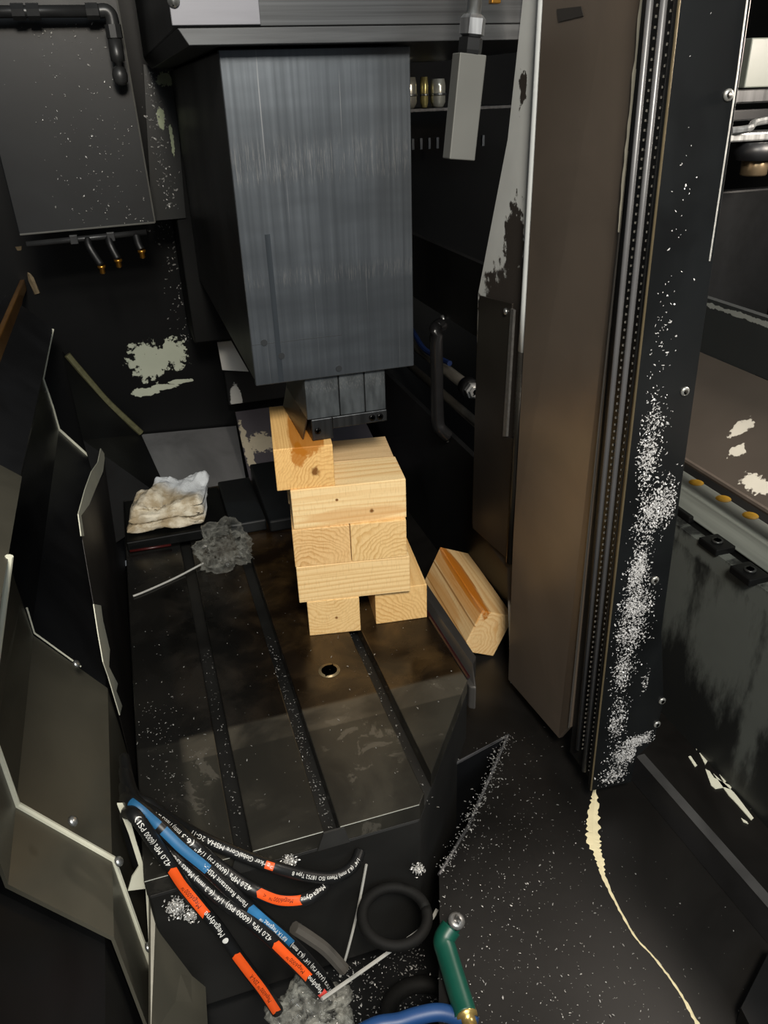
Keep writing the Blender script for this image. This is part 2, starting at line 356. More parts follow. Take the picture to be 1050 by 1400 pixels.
m = MB(); m.box((.236, 1.205, .421), (.292, 1.38, .4945)); m.build('nose_block', NM, A, bevel=.0015)
m = MB(); m.box((.2935, 1.205, .421), (.336, 1.38, .4945)); m.build('nose_block', NM, A, bevel=.0015)
m = MB(); m.box((.3375, 1.205, .421), (.373, 1.38, .4945)); m.build('nose_block', NM, A, bevel=.0015)
m = MB(); m.box((.242, 1.203, .3835), (.278, 1.385, .421)); m.build('clamp_foot', DSTEEL, A, bevel=.0015)
m = MB(); m.box((.278, 1.203, .4005), (.374, 1.385, .421)); m.build('clamp_bar', DSTEEL, A, bevel=.0015)
m = MB(); m.prism([(.229, 1.215, .385), (.229, 1.385, .385), (.2405, 1.385, .43), (.2405, 1.215, .43)], (-.002, 0, 0)); m.build('skirt_plate', plain('oiled_brown_plate', '#4b3a2a', .3, .6), A)
for p in ((.2515, .401), (.361, .4105), (.347, .4105)):
    m = MB(); m.lathe([(.0055, 0), (.0055, .0025), (.003, .0025), (.003, .0005)], (p[0], 1.2035, p[1]), (0, -1, 0), 12); m.build('cap_screw', plain('black_screw', '#0c0c0d', .35, .5), A)

B = thing('crossbeam', 'grey steel crossbeam along the top behind the hanging block', 'beam', (.35, 1.6, .955))
m = MB(); m.box((.104, 1.165, .975), (.78, 2.05, 1.35)); m.build('beam_body', sheet('beam_side_enamel', '#2a2b2c', .4), B, bevel=.003)
m = MB(); m.prism([(.104, 1.160, .975), (.116, 1.160, .956), (.78, 1.160, .956), (.78, 1.160, .975)], (0, .88, 0)); m.build('beam_lip', brushed('lip_steel', '#4a4c4e', .38, (3, 60, 60), .6), B, bevel=.001)
m = MB(); m.box((.100, 1.158, .9755), (.78, 1.1648, 1.35)); m.build('beam_face', brushed('beam_face_steel', '#444648', .38, (1.5, 60, 160), .7, .3), B, bevel=.001)
m = MB(); m.box((.098, 1.1545, .977), (.208, 1.158, 1.35)); m.build('cover_plate', brushed('light_cover_aluminium', '#6e6f75', .45, (4, 30, 30), .5, .1), B, bevel=.001)
m = MB(); m.lathe([(.0075, 0), (.0075, .003), (.005, .0035), (.0045, .001), (.0025, .001), (.0025, .003)], (.1035, 1.1545, 1.003), (0, -1, 0), 18); m.build('pan_screw', STEEL, B)

# hanging coolant block
K = thing('hanging_block', 'light grey bar hanging from a hex fitting below the crossbeam', 'nozzle', (.425, 1.0, .87))
ax = (Vector((0.4272, 1.0000, 0.9344)) - Vector((0.4150, 1.0000, 0.8202))).normalized()
bot = Vector((0.4150, 1.0000, 0.8202)); top = Vector((0.4272, 1.0000, 0.9344)); ctr = (bot + top) / 2
m = MB(); L = (top - bot).length
m.box((-.0172, -.012, -L / 2), (.0172, .012, L / 2))
Rm = Euler((0, math.atan2(ax.x, ax.z), 0)).to_matrix(); m.v = [tuple(Rm @ Vector(v) + ctr) for v in m.v]
m.build('bar', brushed('bar_zinc', '#60615e', .55, (5, 5, 5), .35, .12), K, bevel=.0012)
up = lambda h, s=0: top + ax * h + Vector((s, 0, 0))
m = MB(); m.lathe([(.014, 0), (.0145, .004), (.0145, .016), (.011, .018)], up(.0), ax, 6); m.build('hex_fitting', plain('black_hex', '#1b1c1d', .35, .4), K)
m = MB(); m.lathe([(.011, .018), (.0155, .020), (.0155, .036), (.012, .040)], up(.0), ax, 6); m.build('hex_nut', brushed('nut_steel', '#a6a8aa', .3), K)
m = MB(); m.lathe([(.0085, .038), (.0085, .2)], up(.0), ax, 14); m.build('rod', STEEL, K)
m = MB(); m.box((.4475, .985, .984), (.459, .995, 1.03)); m.build('brass_fitting', BRASS, K, bevel=.001)

# ------------------------------------------------------------------ back left: cabinet, pipe, nozzles, column
Cb = thing('control_cabinet', 'black sheet cabinet mounted high in the back left corner', 'cabinet', (-.07, 1.95, .655))
m = MB(); m.prism([(-.212, 1.88, .655), (.067, 1.88, .66), (.057, 1.88, 1.5), (-.222, 1.88, 1.5)], (0, .3, 0)); m.build('cabinet_shell', sheet('cabinet_enamel', '#17191b', .40, 0, .35, smear=.25), Cb, bevel=.002)
m = MB(); m.prism([(0.1015, 2.0540, 0.9654), (0.1650, 2.0540, 0.9584), (0.1458, 2.0540, 0.6428), (0.0667, 2.0540, 0.6418)], (0, .008, 0))
m.build('side_flange', worn('flange_enamel', '#1e201f', '#bcc6a4', [((0.1424, 2.0540, 0.9362), (.017, .1, .014), .6), ((0.1208, 2.0540, 0.8611), (.008, .1, .022), .5), ((0.1397, 2.0540, 0.8152), (.004, .1, .03), .6)], (-.07, 1.95, .655), .4, 90), Cb)
m = MB()
m.tube([(-.21, 1.876, .656), (.066, 1.876, .6605)], .002, 6); m.tube([(.0665, 1.878, .66), (.0565, 1.878, 1.5)], .0018, 6)
m.build('worn_edge', plain('worn_edge_grey', '#6a6a66', .5, .4), Cb)
Pp = thing('coolant_pipe', 'dark pipe with elbow and hanging ball nozzle across the cabinet top', 'pipe', (.0, 1.83, .96))
PM = sheet('pipe_iron', '#3a3b3c', .35, .5)
m = MB(); m.cyl((-.25, 1.83, 1.047), (.028, 1.83, 1.047), .0105, 12); m.build('pipe_run', PM, Pp)
for x in (-.118, -.092, .012):
    m = MB(); m.cyl((x - .011, 1.83, 1.047), (x + .011, 1.83, 1.047), .0145, 8); m.build('coupling', PM, Pp)
m = MB(); m.tube(smooth_path([(.024, 1.83, 1.047), (.038, 1.83, 1.047), (.045, 1.83, 1.038), (.045, 1.83, 1.02)], 5), .0125, 12); m.build('elbow', PM, Pp)
m = MB(); m.lathe([(.0155, 1.025), (.0155, 1.003)], (.045, 1.83, 0), n=8); m.build('hex_collar', PM, Pp)
m = MB(); m.lathe([(.0125, 1.003), (.0135, .975), (.013, .965), (.007, .962), (.007, .955)], (.044, 1.83, 0), n=10); m.build('nozzle_body', PM, Pp)
m = MB(); m.lathe([(.006, .957), (.0125, .952), (.015, .942), (.0135, .930), (.008, .924), (.0, .922)], (.043, 1.83, 0), n=14); m.build('nozzle_ball', PM, Pp)
Nz = thing('nozzle_rail', 'black spray rail with three brass-tipped nozzles under the cabinet', 'nozzle rail', (-.05, 1.86, .63))
m = MB(); m.cyl((-.20, 1.86, .638), (.045, 1.86, .644), .006, 10); m.build('rail_tube', PM, Nz)
for x in (-.105, -.03):
    m = MB(); m.box((x - .008, 1.852, .632), (x + .008, 1.868, .65)); m.build('rail_clip', PM, Nz, bevel=.001)
for (x0, x1, zb, brass) in ((-.078, -.060, .578, 1), (-.035, -.024, .588, .4), (.022, .028, .603, 1)):
    m = MB(); m.tube(smooth_path([(x0, 1.86, .64), (x0 + .002, 1.85, .622), (x1, 1.845, zb + .008)], 5), .008, 10); m.build('nozzle_hose', RUBBER, Nz)
    m = MB(); m.lathe([(.0085, .008), (.0085, .003), (.006, .002), (.006, -.008), (.003, -.01)], (x1, 1.844, zb), n=10); m.build('nozzle_tip', BRASS, Nz)
Cl = thing('machine_column', 'black column casing behind the steel spindle head', 'column', (.35, 2.15, .2))
m = MB(); m.box((.124, 2.063, .335), (.60, 2.28, 1.5)); m.build('column_casing', DEEP, Cl, bevel=.003)
m = MB(); m.prism([(0.1929, 2.1900, 0.2965), (0.2315, 2.1900, 0.2961), (0.2701, 2.1900, 0.2023), (0.1969, 2.1900, 0.2160)], (0, .004, 0)); m.build('bright_plate', plain('white_plate', '#e6e4de', .4, var=.1), Cl)
m = MB(); m.box((.205, 2.22, .10), (.60, 2.28, .335)); m.build('column_foot', worn('foot_enamel', '#0f1011', '#c9c9c4', [((.228, 2.22, .115), (.017, .2, .045), .25)], (.35, 2.15, .2), .45, 60), Cl, bevel=.002)

# ------------------------------------------------------------------ left telescopic cover
F = thing('telescopic_cover', 'folded sheet metal cover along the left side of the table', 'cover', (-.2, 1.3, -.24))
PA = [(-.31, .60), (-.165, .50), (-.222, .33), (-.245, .25), (-.2455, .137), (-.158, .0), (-.149, -.24)]
PB = [(-.30, .49), (-.212, .40), (-.262, .278), (-.2555, .2), (-.2535, .137), (-.163, .0), (-.155, -.24)]
def loft(pa, ya, pb, yb, th=.004):
    m = MB(); n = len(pa)
    vs = [(x, ya, z) for x, z in pa] + [(x, yb, z) for x, z in pb]
    m.add(vs, [(i, i + 1, i + 1 + n, i + n) for i in range(n - 1)])
    m.add([(x - th, ya, z - th) for x, z in pa] + [(x - th, yb, z - th) for x, z in pb], [(i + n, i + 1 + n, i + 1, i) for i in range(n - 1)])
    for (ps, y) in ((pa, ya), (pb, yb)):
        m.add([(x, y, z) for x, z in ps] + [(x - th, y, z - th) for x, z in ps], [(i, i + 1, i + 1 + n, i + n) for i in range(n - 1)])
    return m
loft(PA, .678, [(a + b) / 2 and ((a * .15 + b * .85), (c_ * .15 + d * .85)) for (a, c_), (b, d) in zip(PA, PB)], 1.16).build('cover_segment', OLV, F)  # same sheet as the dark segments, brighter reflection put into its colour
off = lambda P, d: [(x - d, z - d * .6) for x, z in P]
loft(off(PB, .003), 1.15, PB, 2.12).build('cover_segment', sheet('cover_dark_reflection', '#1c1d1f', .3, smear=.3), F)  # same sheet as the olive segment, dark reflection painted into the colour
loft(off(PA, .012), .30, off(PA, .012), .70).build('cover_segment', BLK2, F)  # front segment coloured black to paint in shadow and dark reflection
def bead(pts, y, r):
    m = MB(); m.tube([(x + .0015, y, z + .001) for x, z in pts], r, 8); return m.build('sealant_bead', BEAD, F)
yl = lambda f: [(a * (1 - f) + b * f, c_ * (1 - f) + d * f) for (a, c_), (b, d) in zip(PA, PB)]
bead(yl(.2)[1:], .794, .0042)
bead(PB[4:5] + [(-.163, 0)], 2.10, .0035); bead(PB[1:5], 2.10, .0025)
q = yl(.85); bead([(q[4][0], q[4][1] + .05), q[4], (q[4][0] + .055, q[4][1] - .085)], 1.165, .0015)
m = MB(); m.prism([(-.155, y, z) for y, z in ((1.16, -.24), (1.163, 0), (1.188, .157), (1.245, .25), (1.29, .28), (1.94, .06), (2.05, .075), (2.05, -.24))], (-.0006, 0, 0)); m.build('apron_plate', sheet('apron_brown_black', '#15100d', .5), F)
def flake(px, th=.0015):
    m = MB(); m.prism(px, (th, 0, 0)); return m.build('paint_flake', BEAD, F)
flake([(-0.1540, 1.1719, 0.1671), (-0.1540, 1.2577, 0.1075), (-0.1540, 1.2348, 0.0881), (-0.1540, 1.2353, 0.0686), (-0.1540, 1.2316, 0.0289), (-0.1540, 1.1680, 0.0381), (-0.1540, 1.2263, -0.0463), (-0.1540, 1.1839, -0.0289), (-0.1540, 1.2127, -0.0875), (-0.1540, 1.1549, -0.0603), (-0.1540, 1.1441, -0.0125), (-0.1540, 1.1319, 0.0458), (-0.1540, 1.1162, 0.0889), (-0.1540, 1.1409, 0.1307)])
flake([(-0.1540, 1.9950, 0.1113), (-0.1540, 2.0909, 0.0528), (-0.1540, 1.9071, 0.0837), (-0.1540, 1.6346, 0.1642), (-0.1540, 1.4426, 0.2195), (-0.1540, 1.2861, 0.2753), (-0.1540, 1.2596, 0.2493), (-0.1540, 1.2236, 0.2688), (-0.1540, 1.2534, 0.2947), (-0.1540, 1.4273, 0.2580), (-0.1540, 1.6233, 0.2091), (-0.1540, 1.8250, 0.1449)])
m = MB()   # worn white band at the front end of the side
m.prism([(-0.1341, 0.7900, 0.1005), (-0.1239, 0.7900, 0.0967), (-0.1232, 0.7900, 0.0270), (-0.1213, 0.7900, -0.0402), (-0.0933, 0.7700, -0.0286), (-0.1198, 0.7900, -0.0607), (-0.1129, 0.7900, -0.0857), (-0.1250, 0.7900, -0.0803), (-0.1432, 0.7900, -0.2396), (-0.1491, 0.7900, -0.2365), (-0.1270, 0.7900, -0.0684), (-0.1496, 0.7900, -0.0630), (-0.1406, 0.7900, -0.0394), (-0.1279, 0.7900, -0.0222), (-0.1297, 0.7900, 0.0438)], (0, .003, 0))
m.build('worn_paint', BEAD, F)
for p in ((-0.1785, 0.7400, 0.1424), (-0.1435, 0.7500, 0.0437), (-0.1909, 1.1000, 0.1070), (-0.1346, 0.7400, -0.1227)):
    m = MB(); m.lathe([(.007, 0), (.006, .003), (.003, .0048), (.0, .005)], p, (.8, -.2, .55), 12); m.build('dome_screw', STEEL, F)
m = MB(); m.prism([(-0.1207, 0.7800, -0.0691), (-0.1129, 0.7800, -0.0695), (-0.0711, 0.7799, -0.2400), (-0.0807, 0.6857, -0.2800), (-0.1431, 0.6400, -0.1605)], (-.003, .004, -.003)); m.build('splash_sheet', OLV, F)
Br = thing('edge_strip', 'rusty brown bumper strip at the far left edge above the cover', 'strip', (-.3, 1.8, .42))
m = MB(); m.prism([(-.272, 2.3, .49), (-.272, 1.2, .49), (-.272, 1.2, .36), (-.272, 2.18, .462), (-.272, 2.3, .462)], (-.012, 0, 0)); m.build('strip_board', sheet('rust_brown', '#7a5423', .3, .4, smear=.3), Br, bevel=.003)
m = MB(); m.tube([(-.268, 2.31, .575), (-.266, 2.32, .53), (-.258, 2.31, .50), (-.249, 2.30, .45)], .011, 8, radii=[.014, .011, .012, .008]); m.build('corroded_hinge', plain('corroded_metal', '#8a7a60', .5, .5, var=.6, scale=120), Br)

# ------------------------------------------------------------------ right side: door post, panel, seals, black door edge
PO = (.56, 1.15, .13)
Ps = thing('door_post', 'pale grey painted post plate with peeling paint right of the hanging block', 'post', PO)
m = MB(); m.prism([(.563, 1.062, 1.3), (.563, 1.143, 1.0), (.563, 1.143, 1.3)][::-1] and [(.563, 1.062, -.12), (.563, 1.062, 1.35), (.563, 1.10, 1.35), (.563, 1.141, 1.0), (.563, 1.17, .83), (.563, 1.262, .585), (.563, 1.262, .13), (.563, 1.10, .12)], (.006, 0, 0))
m.build('post_plate', worn('post_peeling_paint', '#d0d4d3', '#37322e',
    [((.56, 1.15, .55), (.1, .10, .10), .3), ((.56, 1.13, .69), (.1, .032, .055), .5), ((.56, 1.105, .62), (.1, .045, .05), .45), ((.56, 1.128, .895), (.1, .013, .02), .8), ((.56, 1.09, .78), (.1, .006, .09), .6), ((.56, 1.15, .30), (.1, .2, .26), .1)], PO, .4, 42, .4), Ps, bevel=.001)
m = MB(); m.tube([(.560, 1.068, 1.35), (.560, 1.074, .60), (.560, 1.076, .535)], .008, 10, radii=[.009, .009, .0085]); m.build('painted_flange', plain('flange_pale_grey', '#c6cbcc', .4, var=.15), Ps)
m = MB(); m.tube([(.560, 1.076, .535), (.560, 1.082, .145)], .008, 10); m.build('flange_bare', sheet('flange_bare_dark', '#35332f', .25, .5), Ps)
m = MB(); m.prism([(0.5560, 1.2411, 0.5871), (0.5560, 1.1157, 0.6008), (0.5560, 1.1164, 0.5835), (0.5560, 1.1198, 0.3750), (0.5560, 1.0792, 0.3870), (0.5560, 1.0768, 0.1518), (0.5560, 1.2428, 0.1316), (0.5560, 1.2470, 0.3789)], (.004, 0, 0)); m.build('access_plate', sheet('access_plate_bronze', '#35312d', .33, .5, smear=.2), Ps, bevel=.001)
m = MB(); m.prism([(0.5540, 1.1159, 0.5930), (0.5540, 1.1056, 0.5930), (0.5540, 1.1103, 0.3791), (0.5540, 1.1241, 0.3737)], (.004, 0, 0)); m.build('slot_edge', plain('slot_edge_grey', '#6b6a68', .4, .5, var=.5, scale=150), Ps)
m = MB(); m.lathe([(.006, 0), (.005, .003), (0, .004)], (0.5560, 1.1350, 0.5839), (-1, 0, 0), 10); m.build('plate_screw', STEEL, Ps)

Dn = thing('door_panel', 'tall brown bronze sheet door panel facing the table', 'door', (.56, .95, -.1))
m = MB(); m.prism([(.552, 1.062, 1.35), (.552, 1.062, .2), (.556, 1.058, -.105), (.56, .87, -.085), (.556, .838, -.03), (.553, .838, 1.35)], (.008, 0, 0)); m.build('panel_sheet', BRN, Dn, bevel=.0015)
m = MB(); m.tube([(.5525, .8375, 1.35), (.5525, .8375, .5), (.556, .8375, -.03)], .0016, 6); m.build('panel_edge', plain('panel_edge_grey', '#4a4845', .4, .3), Dn)
m = MB(); zz = [.745 + k * .0125 for k in range(34)]; lo = [(.5505, .836, z) for z in zz]
hi = [(.5505, .8385 + (.0055 * min(1, k / 5)) * rnd.uniform(.35, 1), z) for k, z in enumerate(zz)]
m.add(lo + hi, [(k, k + 1, k + 35, k + 34) for k in range(33)]); m.add([(x + .001, y, z) for x, y, z in lo + hi], [(k + 34, k + 35, k + 1, k) for k in range(33)])
m.build('worn_panel_edge', plain('bare_primer', '#d9d6c4', .6, var=.15), Dn)
m = MB(); m.prism([(.5512, 1.022, .981), (.5512, .964, .979), (.5512, .957, .969), (.5512, 1.016, .967)], (.001, 0, 0)); m.build('slot_recess', plain('slot_dark', '#2c2926', .5), Dn)

Sl = thing('seal_rail', 'black door seal with two grey rails and dotted brush edges', 'seal', (.56, .8, -.1))
m = MB(); m.prism([(.563, .766, -.085), (.563, .837, -.085), (.545, .837, 1.35), (.545, .766, 1.35)], (.012, 0, 0)); m.build('seal_base', RUBBER, Sl)
GR = plain('grey_seal_rail', '#68696c', .36, .3, var=.15)
for y, zb in ((.8075, -.05), (.784, -.075)):
    m = MB(); m.tube([(.5575, y, zb), (.5325, y, 1.35)], .0036, 10); m.build('grey_rail', GR, Sl)
    m = MB()
    for k in range(150):
        z = zb + .01 + k * .0093
        if z > 1.15: break
        x = .5595 - .0175 * (z + .05)
        m.box((x - .002, y - .0118, z), (x + .002, y - .0102, z + .0024))
    stuff(m.build('brush_tips', plain('brush_tip', '#8b8a84', .5), Sl))
m = MB(); m.tube([(.558, .7645, -.085), (.5335, .7645, 1.35)], .003, 8); m.build('rubber_lip', RUBBER, Sl)
m = MB(); m.tube([(.5555, .757, -.09), (.5455, .757, .5), (.5305, .757, 1.35)], .0015, 8); m.build('bronze_edge', plain('bronze_edge', '#7a6e55', .35, .6), Sl)

Bk = thing('black_door_edge', 'black enamelled door edge spattered with swarf beside the seal', 'door', (.6, .76, -.1))
m = MB(); m.prism([(.532, .757, 1.2), (.545, .757, .55), (.555, .757, -.092), (.631, .757, -.099), (.633, .757, -.045), (.661, .757, -.018), (.666, .757, .06), (.64, .757, .20), (.632, .757, .449), (.627, .757, .62), (.614, .757, 1.2)], (0, .006, 0))
m.build('edge_sheet', sheet('door_black_gloss', '#101213', .33, smear=.5), Bk, bevel=.001)
m = MB(); m.tube([(.613, .758, 1.0), (.617, .758, .9), (.6195, .758, .72)], .0016, 6); m.build('worn_rim', plain('rim_worn', '#b9b9b5', .5, .4, var=.5, scale=200), Bk)
for p in ((0.6091, 0.7570, 0.8848), (0.6137, 0.7570, 0.5673), (0.6136, 0.7570, 0.2948), (0.6621, 0.7570, 0.0635), (0.6603, 0.7570, 0.0164)):
    m = MB(); m.lathe([(.006, 0), (.006, .0015), (.0045, .0028), (.003, .0028), (.0022, .001), (.0, .001)], p, (0, -1, 0), 14); m.build('rivet', plain('rivet_zinc', '#a9aaa6', .35, .7, var=.4, scale=200), Bk)

# ------------------------------------------------------------------ right opening
W8 = .80
m = MB(); m.box((W8, .45, -.135), (W8 + .02, 1.6, .242))
struct(m.build('wall_right_lower', worn('stained_lower_wall', '#1b1d1d', '#585d5a', [((.8, .80, .12), (.1, .10, .11), .5), ((.8, .71, .1), (.1, .03, .16), .6), ((.8, .93, .13), (.1, .05, .1), .5), ((.8, .85, .225), (.1, .25, .018), .9)], (0, 0, 0), .5, 22, .6, soft=.45, scratch=(1, 1.4, .5))))
for pts_ in ([(0.8093, 0.8340, -0.1340), (0.8130, 0.8308, -0.1340), (0.8046, 0.8095, -0.1340), (0.7989, 0.8079, -0.1340)],
        [(0.7993, 0.8005, -0.1340), (0.8051, 0.8002, -0.1340), (0.8026, 0.7814, -0.1340), (0.7915, 0.7747, -0.1340)],
        [(0.7762, 0.7996, -0.1340), (0.7808, 0.7997, -0.1340), (0.7777, 0.7778, -0.1340), (0.7721, 0.7762, -0.1340)],
        [(0.7853, 0.7664, -0.1340), (0.7890, 0.7599, -0.1340), (0.7866, 0.7455, -0.1340), (0.8026, 0.7200, -0.1340), (0.7951, 0.7160, -0.1340), (0.7891, 0.7230, -0.1340), (0.7736, 0.7252, -0.1340), (0.7719, 0.7340, -0.1340)],
        [(0.7917, 0.7539, -0.1340), (0.7966, 0.7090, -0.1340), (0.7961, 0.6996, -0.1340), (0.7913, 0.6564, -0.1340), (0.7851, 0.6541, -0.1340), (0.7855, 0.6953, -0.1340), (0.7847, 0.7067, -0.1340)],
        [(0.8017, 0.7555, -0.1340), (0.8064, 0.7521, -0.1340), (0.8029, 0.7331, -0.1340), (0.7953, 0.7307, -0.1340), (0.7980, 0.7415, -0.1340)],
        [(0.7730, 0.6628, -0.1340), (0.7768, 0.6540, -0.1340), (0.7760, 0.6498, -0.1340), (0.7714, 0.6558, -0.1340)],
        [(0.8187, 0.6822, -0.1340), (0.8315, 0.6872, -0.1340), (0.8190, 0.6758, -0.1340), (0.8021, 0.6693, -0.1340), (0.7998, 0.6732, -0.1340)],
        [(0.8454, 0.6984, -0.1340), (0.8620, 0.7058, -0.1340), (0.8198, 0.6571, -0.1340), (0.8225, 0.6684, -0.1340)]):
    m = MB(); m.prism(pts_, (0, 0, .0015)); m.build('paint_flake', BEAD, floor)
m = MB(); m.box((W8 + .02, .4, .20), (1.0, 1.7, .24)); struct(m.build('trim_10', DEEP))
Rl = thing('guide_rail', 'pale steel guide rail with yellow greased bolt holes at right', 'rail', (.85, 1.0, .25))
m = MB(); m.box((.83, .45, .245), (.873, 1.6, .29)); m.build('rail_bar', brushed('guide_rail_steel', '#b4bdb8', .4, (60, 2, 60), .3, .2), Rl, bevel=.003)
for p in ((0.8614, 0.9961, 0.2902), (0.8645, 0.9305, 0.2902), (0.8657, 0.8680, 0.2902)):
    m = MB(); m.lathe([(.0125, 0), (.012, .0008), (.004, .0009), (0, .0009)], p, n=16); m.build('bolt_cap', plain('yellow_grease', '#e6b43a', .5, var=.3, scale=120), Rl)
for i, p in enumerate(((0.8439, 0.9736, 0.2620), (0.8166, 0.8697, 0.2620), (0.8063, 0.7831, 0.2620))):
    c = thing('clamp_block', ['black clamp block below the guide rail, nearest the door edge', 'black clamp block below the guide rail, middle of three', 'black clamp block below the guide rail, at the photo edge'][i], 'clamp', (p[0], p[1], .24), 'clamps below the guide rail')
    m = MB(); m.box((p[0] - .022, p[1] - .022, .2405), (p[0] + .014, p[1] + .022, .253)); m.build('clamp_body', BLK2, c, bevel=.002)
    m = MB(); m.lathe([(.009, .253), (.009, .256), (.006, .256), (.006, .254), (0, .254)], (p[0] - .004, p[1], 0), n=14); m.build('clamp_screw', plain('dark_screw', '#3a3c3c', .35, .6), c)
Lg = thing('sheet_ledge', 'grey brown sloped sheet ledge with flaked paint above the guide rail', 'ledge', (.9, 1.0, .36))
m = MB(); m.prism([(.80, .4, .362), (.80, 1.7, .362), (.955, 1.7, .465), (.955, .4, .465)], (.003, 0, -.006))
m.build('ledge_sheet', worn('ledge_flaked', '#5a534c', '#b9b6ab', [((.845, .90, .392), (.012, .012, .02), .7), ((.875, .935, .412), (.02, .012, .02), .7), ((.82, .82, .375), (.012, .03, .03), .6)], (.9, 1.0, .36), .34, 70, .6, metal=.5), Lg)
m = MB(); m.tube([(.80, .4, .358), (.80, 1.7, .358)], .005, 8); m.build('ledge_hem', plain('ledge_hem', '#5a524b', .35, .4), Lg)
m = MB(); m.box((.957, .4, .465), (.97, 1.7, .56)); struct(m.build('trim_11', worn('dark_riser', '#26292a', '#7d827f', [((.957, .90, .535), (.1, .03, .02), .7), ((.957, 1.05, .55), (.1, .25, .004), .9)], (0, 0, 0), .4, 60)))
G = thing('tool_gripper', 'steel tool gripper and brass sleeve in the opening at upper right', 'gripper', (1.03, 1.2, .85))
m = MB(); m.box((.995, 1.20, .885), (1.15, 1.24, .955)); m.build('pale_guard', plain('pale_guard', '#5f645e', .4, var=.1), G, bevel=.002)
m = MB(); m.box((.985, 1.21, .862), (1.15, 1.26, .884)); m.build('carrier', DSTEEL, G, bevel=.003)
m = MB(); m.box((.98, 1.23, .835), (1.15, 1.28, .853)); m.build('carrier', BLK, G, bevel=.003)
m = MB(); m.tube(smooth_path([(.985, 1.20, .823), (1.01, 1.19, .826), (1.03, 1.20, .834), (1.08, 1.2, .838)], 5), .006, 8); m.build('spring_finger', STEEL, G)
m = MB(); m.box((.98, 1.2, .805), (1.15, 1.25, .819)); m.build('finger_bar', STEEL, G, bevel=.003)
m = MB(); m.cyl((1.055, 1.22, .803), (1.055, 1.22, .775), .035, 16); m.build('holder_neck', BLK, G)
m = MB(); m.lathe([(.021, .775), (.0225, .773), (.0225, .752), (.020, .749)], (1.06, 1.22, 0), n=18); m.build('brass_sleeve', plain('dull_bronze', '#8b7a60', .3, .8), G)
m = MB(); m.box((.99, 1.27, .3), (1.2, 1.29, .72)); m.build('lower_housing', BLK2, G, bevel=.004)

# behind the right wall: rods, handle, magazine
for i, (z, x, r, y1) in enumerate(((.268, .72, .014, 1.66), (.196, .72, .011, 1.35))):
    o = thing('cylinder_rod', ['upper steel rod ending in a hex nut behind the right wall', 'lower plain steel rod behind the right wall gap'][i], 'rod', (x, y1, z))
    m = MB(); m.cyl((x, 2.29, z), (x, y1, z), r, 14); m.build('rod_shaft', plain('dull_rod_steel', '#6e6a62', .3, .7, var=.4), o)
    if i == 0:
        m = MB(); m.lathe([(.024, 0), (.024, .03)], (x, y1 + .005, z), (0, -1, 0), 14); m.build('rod_collar', plain('dark_collar', '#1c1c1d', .35, .4), o)
        m = MB(); m.lathe([(.019, .03), (.019, .042), (.013, .043), (.013, .05), (.006, .05), (.006, .044), (0, .044)], (x, y1 + .005, z), (0, -1, 0), 6); m.build('hex_nut', plain('rod_nut_steel', '#c9c9c6', .35, .6), o)
for (a, b, col, lab) in ((.30, .31, '#274a9a', 'dim blue air tube lying above the upper rod'), (.245, .25, '#d0c08a', 'pale cable tie loop around the upper rod')):
    if lab.startswith('dim'):
        m = MB(); m.tube(smooth_path([(.72, 2.2, .315), (.715, 2.05, .31), (.70, 1.9, .295), (.71, 1.75, .30)], 6), .007, 8); tag(m.build('air_tube', plain('blue_tube', '#14264f', .45)), lab, 'tube')
Hd = thing('door_handle_bar', 'black vertical grip bar bridging the gap in the right wall', 'handle', (.60, 1.53, .24))
m = MB(); m.tube(smooth_path([(.618, 1.56, .455), (.600, 1.555, .45), (.595, 1.545, .435), (.595, 1.54, .34), (.595, 1.535, .25), (.60, 1.53, .225), (.618, 1.53, .205)], 5), .0145, 10, flat=1); m.build('grip', plain('black_grip', '#1a1a1b', .25, .2), Hd)
for p in ((.617, 1.56, .465), (.617, 1.53, .20)):
    m = MB(); m.lathe([(.009, 0), (.008, .004), (0, .005)], p, (-1, 0, 0), 10); m.build('grip_screw', STEEL, Hd)
Mg = thing('magazine_shelf', 'dark magazine shelf with bright edge in the deep recess', 'shelf', (.78, 2.1, .85))
m = MB(); m.box((.60, 2.0, .850), (1.0, 2.2, .858)); m.build('shelf_plate', DSTEEL, Mg, bevel=.001)
for k in range(9):
    m = MB(); m.box((.68 + k * .022 + (.06 if k > 5 else 0), 2.05, .765), (.686 + k * .022 + (.06 if k > 5 else 0), 2.06, .79)); m.build('slot_marker', plain('marker_grey', '#6f7376', .4, .4), Mg)
for i, (x, r, h, lab) in enumerate(((.715, .022, .055, 'leftmost polished tool holder on the recess shelf'), (.757, .010, .055, 'slim brassy tool holder in the middle of the recess shelf'), (.793, .019, .05, 'right polished tool holder beside the hanging block'))):
    o = thing('tool_holder', lab, 'tool holder', (x, 2.05, .8585), 'tool holders on the recess shelf')
    m = MB(); m.lathe([(r * .7, .8585), (r * .8, .862), (r, .87), (r, .87 + h * .7), (r * .85, .87 + h)], (x, 2.05, 0), n=16); m.build('holder_body', plain('polished_holder', '#e6e5d6' if i != 1 else '#e0d28a', .25, .6), o)
    m = MB(); m.lathe([(r * 1.1, .884), (r * 1.1, .889)], (x, 2.05, 0), n=16); m.build('holder_flange', STEEL, o)
for i, x in enumerate((.735, .79)):
    m = MB(); m.lathe([(.03, .985), (.034, .99), (.034, 1.06)], (x, 2.1, 0), n=16); tag(m.build('upper_drum', plain('drum_brassy', '#7d7a50', .25, .8)), ['brassy drum under the beam, left of two', 'brassy drum under the beam, right of two, near the post'][i], 'drum', 'drums under the beam')

